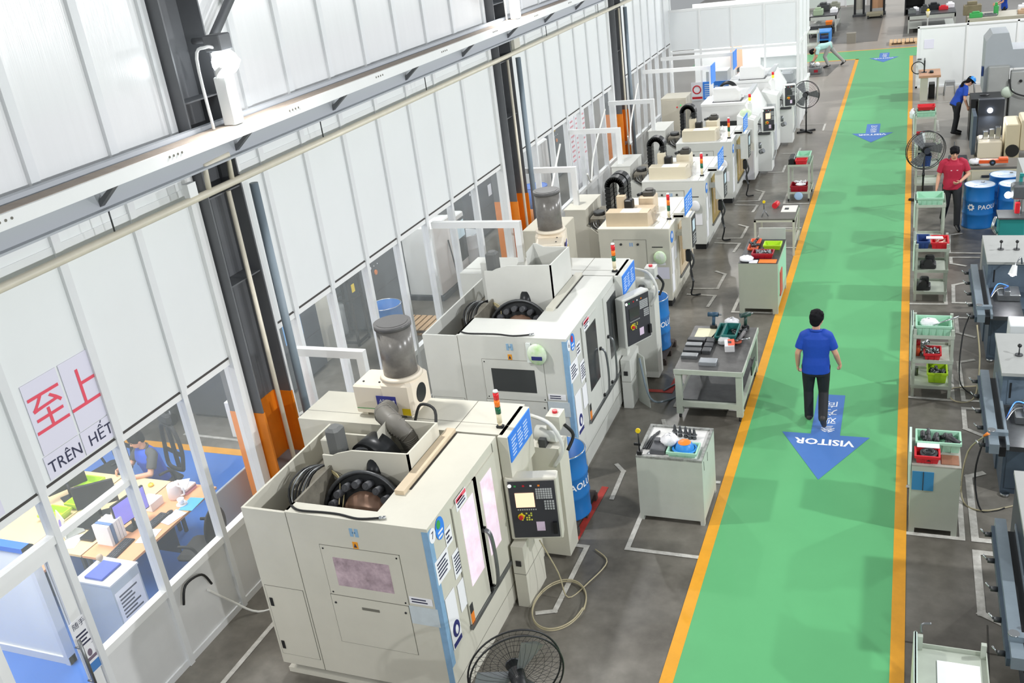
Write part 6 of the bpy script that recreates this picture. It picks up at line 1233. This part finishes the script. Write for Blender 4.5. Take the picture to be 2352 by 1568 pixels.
cu = thing('coffee_cup', 'white cup on saucer beside the kettle', 'cup', (-8.22, 7.72, .75)); MB().lathe([(0, .01), (.03, .01), (.045, .09), (.04, .09), (.028, .02), (0, .02)], n=20).build('cup_body', paper, cu); MB().torus((.055, 0, .05), .022, .006, 'y', 16, 6).build('handle', paper, cu); MB().lathe([(0, .002), (.07, .008), (.07, .012), (0, .006)], n=20).build('saucer', paper, cu)
tag(MB().ball((-8.25, 7.52, .765), (.035, .055, .02)).build('computer_mouse', black), 'black computer mouse on the orange desk', 'mouse')
for i, (x, y, rz, lab, m) in enumerate(((-8.18, 7.05, .2, 'white paper near the keyboard on the orange desk', paper), (-8.15, 7.45, -.2, 'printed paper by the mouse on the orange desk', paperl), (-8.45, 8.0, .5, 'printed form on the pink folder stack', paper), (-8.1, 7.75, .1, 'light blue folder at the edge of the orange desk', mat('folder_blue', '5bb4ea', .6)), (-9.1, 6.75, .3, 'loose white sheet on the middle desk', paper))):
    o = MB().box(-.1, .1, -.14, .14, 0, .004).build('paper_sheet', m, None, (x, y, .752 if i != 2 else .83), rz); tag(o, lab, 'paper')
for k in range(3): tag(MB().rbox(-8.6, -8.3, 7.92, 8.12, .75+.026*k, .774+.026*k, .004).build('folder', mat(('folder_pink', 'folder_plum', 'folder_white')[k], ('e59ab4', '9c6f86', 'efe6ea')[k], .6)), '%s folder in the stack at the back of the orange desk' % ('pink', 'plum', 'white')[k], 'folder')
for k in range(5): b = tag(MB().rbox(-8.72, -8.48, 6.78+.05*k, 6.822+.05*k, .75, 1.02, .004).build('binder', (paper, mat('binder_blue', '5f7fb0', .5))[k % 2 if k < 2 else 0]), 'ring binder in the row on the orange desk, %s' % ('nearest', 'second', 'middle', 'fourth', 'farthest')[k], 'binder', 'binders on the orange desk')
tag(MB().rbox(-9.3, -9.05, 7.0, 7.25, .755, .775, .006).build('black_tablet', black), 'black tablet with pink mark on the middle desk', 'tablet'); tag(MB().rbox(-9.02, -8.82, 6.8, 7.1, .755, .79, .006).build('black_case', black), 'flat black case on the middle desk', 'case'); tag(MB().rbox(-9.0, -8.93, 7.98, 8.05, .75, .8, .02).build('yellow_duck', yellowp), 'small yellow toy on the middle desk', 'toy')
tag(MB().rbox(-8.72, -8.5, 7.5, 7.72, .75, .86, .004).build('tissue_box', paper), 'white box behind the violet screen', 'box')
def office_chair(loc, rz, label, tall):
    t = thing('office_chair', label, 'chair', loc, rz, group='black office chairs'); cm = mat('chair_black', '24262a', .7)
    MB().rbox(-.24, .24, -.24, .24, .44, .52, .04).build('seat', cm, t); MB().frust((0, 0, .1), (0, 0, .44), .03, n=10).build('gas_lift', blackm, t)
    for k in range(5): a = 2*PI*k/5; l = MB().frust((0, 0, .12), (.28*math.cos(a), .28*math.sin(a), .07), .025, .018, 8).build('base_arm', blackm, t); MB().frust((.28*math.cos(a), .28*math.sin(a)-.015, .03), (.28*math.cos(a), .28*math.sin(a)+.015, .03), .03, n=10).build('castor', rubber, l)
    if tall:
        MB().tube([(-.2, -.26, .55), (-.23, -.3, .85), (-.16, -.3, 1.15), (0, -.3, 1.19), (.16, -.3, 1.15), (.23, -.3, .85), (.2, -.26, .55), (0, -.25, .52), (-.2, -.26, .55)], .03, 8).build('back_frame', cm, t); MB().rbox(-.03, .03, -.33, -.28, .5, 1.2, .01).build('spine', cm, t); MB().rbox(-.15, .15, -.34, -.26, 1.22, 1.38, .04).build('headrest', cm, t)
        MB().box(-.2, .2, -.3, -.295, .72, .8).build('lumbar', cm, t)
    else: MB().ball((0, -.24, .78), (.25, .06, .26), 18, 12).build('backrest', cm, t); MB().rbox(-.03, .03, -.3, -.24, .48, .8, .01).build('spine', cm, t)
    for s in (-1, 1): MB().tube([(s*.25, -.1, .5), (s*.29, -.05, .68), (s*.29, .12, .7)], .02, 6).build('armrest', cm, t)
    return t
office_chair((-9.35, 8.55, 0), PI-.35, 'tall black office chair with headrest behind the clerk', True); office_chair((-7.65, 7.3, 0), PI/2+.2, 'black office chair with rounded back by the window', False); office_chair((-10.3, 8.6, 0), PI-.2, 'black office chair with blue panel at the farthest desk', True)
# grey cabinet with blue book and posted notice
c = thing('side_cabinet', 'grey low cabinet with blue book and notice near the glass door', 'cabinet', (-8.2, 5.95, 0)); sc_ = mat('side_grey', 'b9c3cd', .5); Bx(0, .5, 0, .42, 0, .93).build('body', sc_, c); Bx(-.01, .51, -.01, .43, .93, .95).build('top', mat('side_top', 'd3d8dd', .4), c); sheet_x(c, .02, .4, .4, .82, .5, paper, 'notice', 7); 
bk = tag(MB().rbox(-8.1, -7.85, 6.0, 6.3, .95, .975, .004).build('blue_book', mat('book_blue', '4b63c8', .5)), 'blue book with white title on the low cabinet', 'book'); tag(MB().ball((-8.15, 6.3, 1.0), .04).build('figurine', mat('fig_tan', 'c9b59a', .6)), 'small tan figurine on the low cabinet', 'figurine')
c = thing('drawer_pedestal', 'beige drawer pedestal at the far end of the orange desk', 'pedestal', (-8.0, 8.25, 0)); Bx(0, .42, 0, .5, 0, .68).build('body', mbeige, c); Bx(.42, .43, .03, .47, .4, .62).build('drawer', mbeige, c); MB().rbox(.43, .45, .2, .3, .52, .55, .004).build('handle', black, c)
tag(MB().rbox(-7.5, -7.46, 7.55, 8.35, .35, 1.1, .006).build('desk_screen', mat('screen_grey', '9aa6b4', .4)), 'grey translucent desk screen against the partition', 'screen')
tag(MB().rbox(-9.7, -9.3, 10.5, 10.9, 0, .62, .01).build('white_box', white), 'white metal box beyond the orange line', 'box'); tag(MB().rbox(-7.6, -7.3, 9.0, 9.4, 0, .75, .01).build('pump_box', mat('box_sage', 'c4cabd', .5)), 'pale box with grey hose at the foot of the nearest column', 'box')
ct = thing('waste_cart', 'dark tilting waste cart on castors beyond the office floor', 'cart', (-11.4, 11.1, 0)); MB().add([(-.3, -.5, .25), (.35, -.5, .25), (.35, .5, .25), (-.3, .5, .25), (-.5, -.65, .9), (.5, -.65, .9), (.5, .65, .9), (-.5, .65, .9)], [(0, 1, 2, 3), (0, 1, 5, 4), (1, 2, 6, 5), (2, 3, 7, 6), (3, 0, 4, 7), (4, 5, 6, 7)]).build('hopper', dsteel, ct)
for x in (-.3, .35):
    for y in (-.4, .4): MB().frust((x-.03, y, .1), (x+.03, y, .1), .1, n=14).build('castor', rubber, ct); MB().frust((x, y, .1), (x, y, .27), .02, n=6).build('fork', steel, ct)
# ---------------------------------------------------------------- compressor room
dkc = mat('compressor_dark', '4a4f55', .45, var=.06); 
def comp(loc, label, w, l, h, face):
    t = thing('air_compressor', label, 'compressor', loc); MB().rbox(0, w, 0, l, .05, h, .03).build('housing', dkc, t); Bx(.05, w-.05, .05, l-.05, 0, .05).build('skid', black, t)
    if face == 0:
        s = Bx(w, w+.004, l*.5, l*.75, h*.5, h*.72).build('blue_framed_notice', mat('frame_blue', '6db0ee', .6), t); Bx(w+.004, w+.008, l*.52, l*.73, h*.52, h*.7).build('sheet', paper, s); MB().prism([(l*.55, h*.78), (l*.63, h*.78), (l*.59, h*.84)], 'x', w, w+.006).build('warning_mark', yellowp, t)
    else:
        MB().prism([(l*.2, h*.85), (l*.3, h*.85), (l*.25, h*.93)], 'x', w, w+.006).build('warning_mark', mat('mark_ochre', 'b89a3a', .6), t); MB().frust((w, l*.3, h*.68), (w+.02, l*.3, h*.68), .05, n=16).build('stop_button', orangeb, t)
        for k in range(3): MB().frust((w, l*(.22+.07*k), h*.77), (w+.006, l*(.22+.07*k), h*.77), .03 if k == 0 else .012, n=12).build('indicator', paper, t)
        Bx(w, w+.005, l*.75, l*.85, h*.55, h*.72).build('white_label', paper, t)
    Bx(w, w+.002, .05, l-.05, h*.42, h*.425).build('seam', black, t)
    return t
comp((-10.9, 11.0, 0), 'large dark grey compressor with blue framed notice, nearest one', 1.4, 2.15, 1.75, 0); comp((-10.7, 14.6, 0), 'dark compressor with orange button behind the blue drum', 1.25, 2.0, 1.5, 1); comp((-10.6, 19.3, 0), 'dark compressor with yellow mark behind the grey drum', 1.25, 2.0, 1.6, 1)
tag(MB().rbox(-10.4, -9.6, 13.25, 13.9, 0, 1.35, .01).build('dryer_cabinet', mbeige), 'beige dryer cabinet between the dark compressors', 'cabinet')
t = thing('pipe_stand', 'black square-tube stand with yellow tag beside the beige dryer', 'stand', (-9.75, 13.95, 0)); 
for x in (0, .4):
    for y in (0, .4): Bx(x, x+.04, y, y+.04, 0, 1.3).build('post', black, t)
for z in (.05, .9, 1.28): Bx(0, .44, 0, .04, z, z+.04).build('rail', black, t); Bx(0, .04, 0, .44, z, z+.04).build('rail', black, t); Bx(.4, .44, 0, .44, z, z+.04).build('rail', black, t)
Bx(.44, .45, .1, .2, 1.05, 1.2).build('yellow_tag', yellowp, t); MB().rbox(.0, .44, .0, .44, 1.32, 1.55, .02).build('filter_box', dkc, t)
t = thing('pressure_tank', 'pale grey pressure tank behind the black stand', 'tank', (-10.0, 14.35, 0)); MB().lathe([(0, 0), (.2, .03), (.25, .12), (.25, .55), (.2, .64), (0, .68)], n=24).build('vessel', mat('tank_grey', 'c9cdcb', .4), t); MB().tube([(0, 0, .68), (0, 0, .8), (.2, 0, .85)], .02, 8).build('outlet', steel, t)
drum((-8.6, 13.95, 0), 'open blue oil drum behind the left wall windows', ang=1.0); drum((-8.75, 18.0, 0), 'grey drum behind the left wall windows', m=mat('drum_grey', 'd5d9dc', .4), text=False)
pallet((-8.55, 14.9, 0), 'pale pallet beside the blue drum behind the windows', wood, .9, .7)
t = thing('white_control_machine', 'white machine with dark control screen behind the wall windows', 'machine', (-9.4, 16.3, 0)); MB().rbox(0, .75, 0, .9, .1, 1.55, .02).build('cabinet', mwhite, t); MB().rbox(0, .75, .95, 1.5, .1, 1.45, .02).build('side_cabinet', mwhite, t); Bx(.75, .77, 1.0, 1.45, .45, 1.35).build('control_face', mglass, t); Bx(.77, .775, 1.05, 1.4, .95, 1.3).build('screen', MATS['screen_pale'], t); Bx(-.05, .8, -.05, 1.6, 0, .1).build('dark_base', tealp if False else dkc, t); MB().tube([(.76, .6, 1.1), (.85, .55, .6), (.82, .7, .1)], .015, 6).build('hose', black, t)
MB().rbox(.1, .5, .9, 1.3, 1.45, 1.75, .02).build('top_unit', dsteel, t)
t = thing('blue_orange_barrel', 'blue and orange painted column drum behind the second column windows', 'barrel', (-8.35, 21.4, 0)); MB().frust((0, 0, 0), (0, 0, .45), .3, n=28).build('orange_half', orangep, t); MB().frust((0, 0, .45), (0, 0, .95), .3, n=28).build('blue_half', bluep, t); MB().torus((0, 0, .95), .3, .012, 'z', 28, 6).build('rim', bluep, t)
tag(MB().rbox(-9.2, -8.6, 22.5, 23.3, 0, 1.7, .03).build('white_cabinet', mwhite), 'tall white cabinet behind the third bay of windows', 'cabinet')
for k in range(4): p = tag(Bx(-7.32, -7.31, 20.95+.42*k, 21.32+.42*k, 0, 2.6).build('hanging_banner', paper), 'white banner with red print behind the windows, %s' % ('first from the left', 'second', 'third', 'fourth')[k], 'banner', 'banners behind the windows'); lines_x(MB(), -7.305, 21.0+.42*k, 21.28+.42*k, 1.45, 2.5, 9, .35).build('print', mat('print_rose', 'e79aa2', .7), p)
comp((-10.4, 25, 0), 'dark cabinet machine behind the last wall windows', 1.2, 2.2, 1.6, 1)
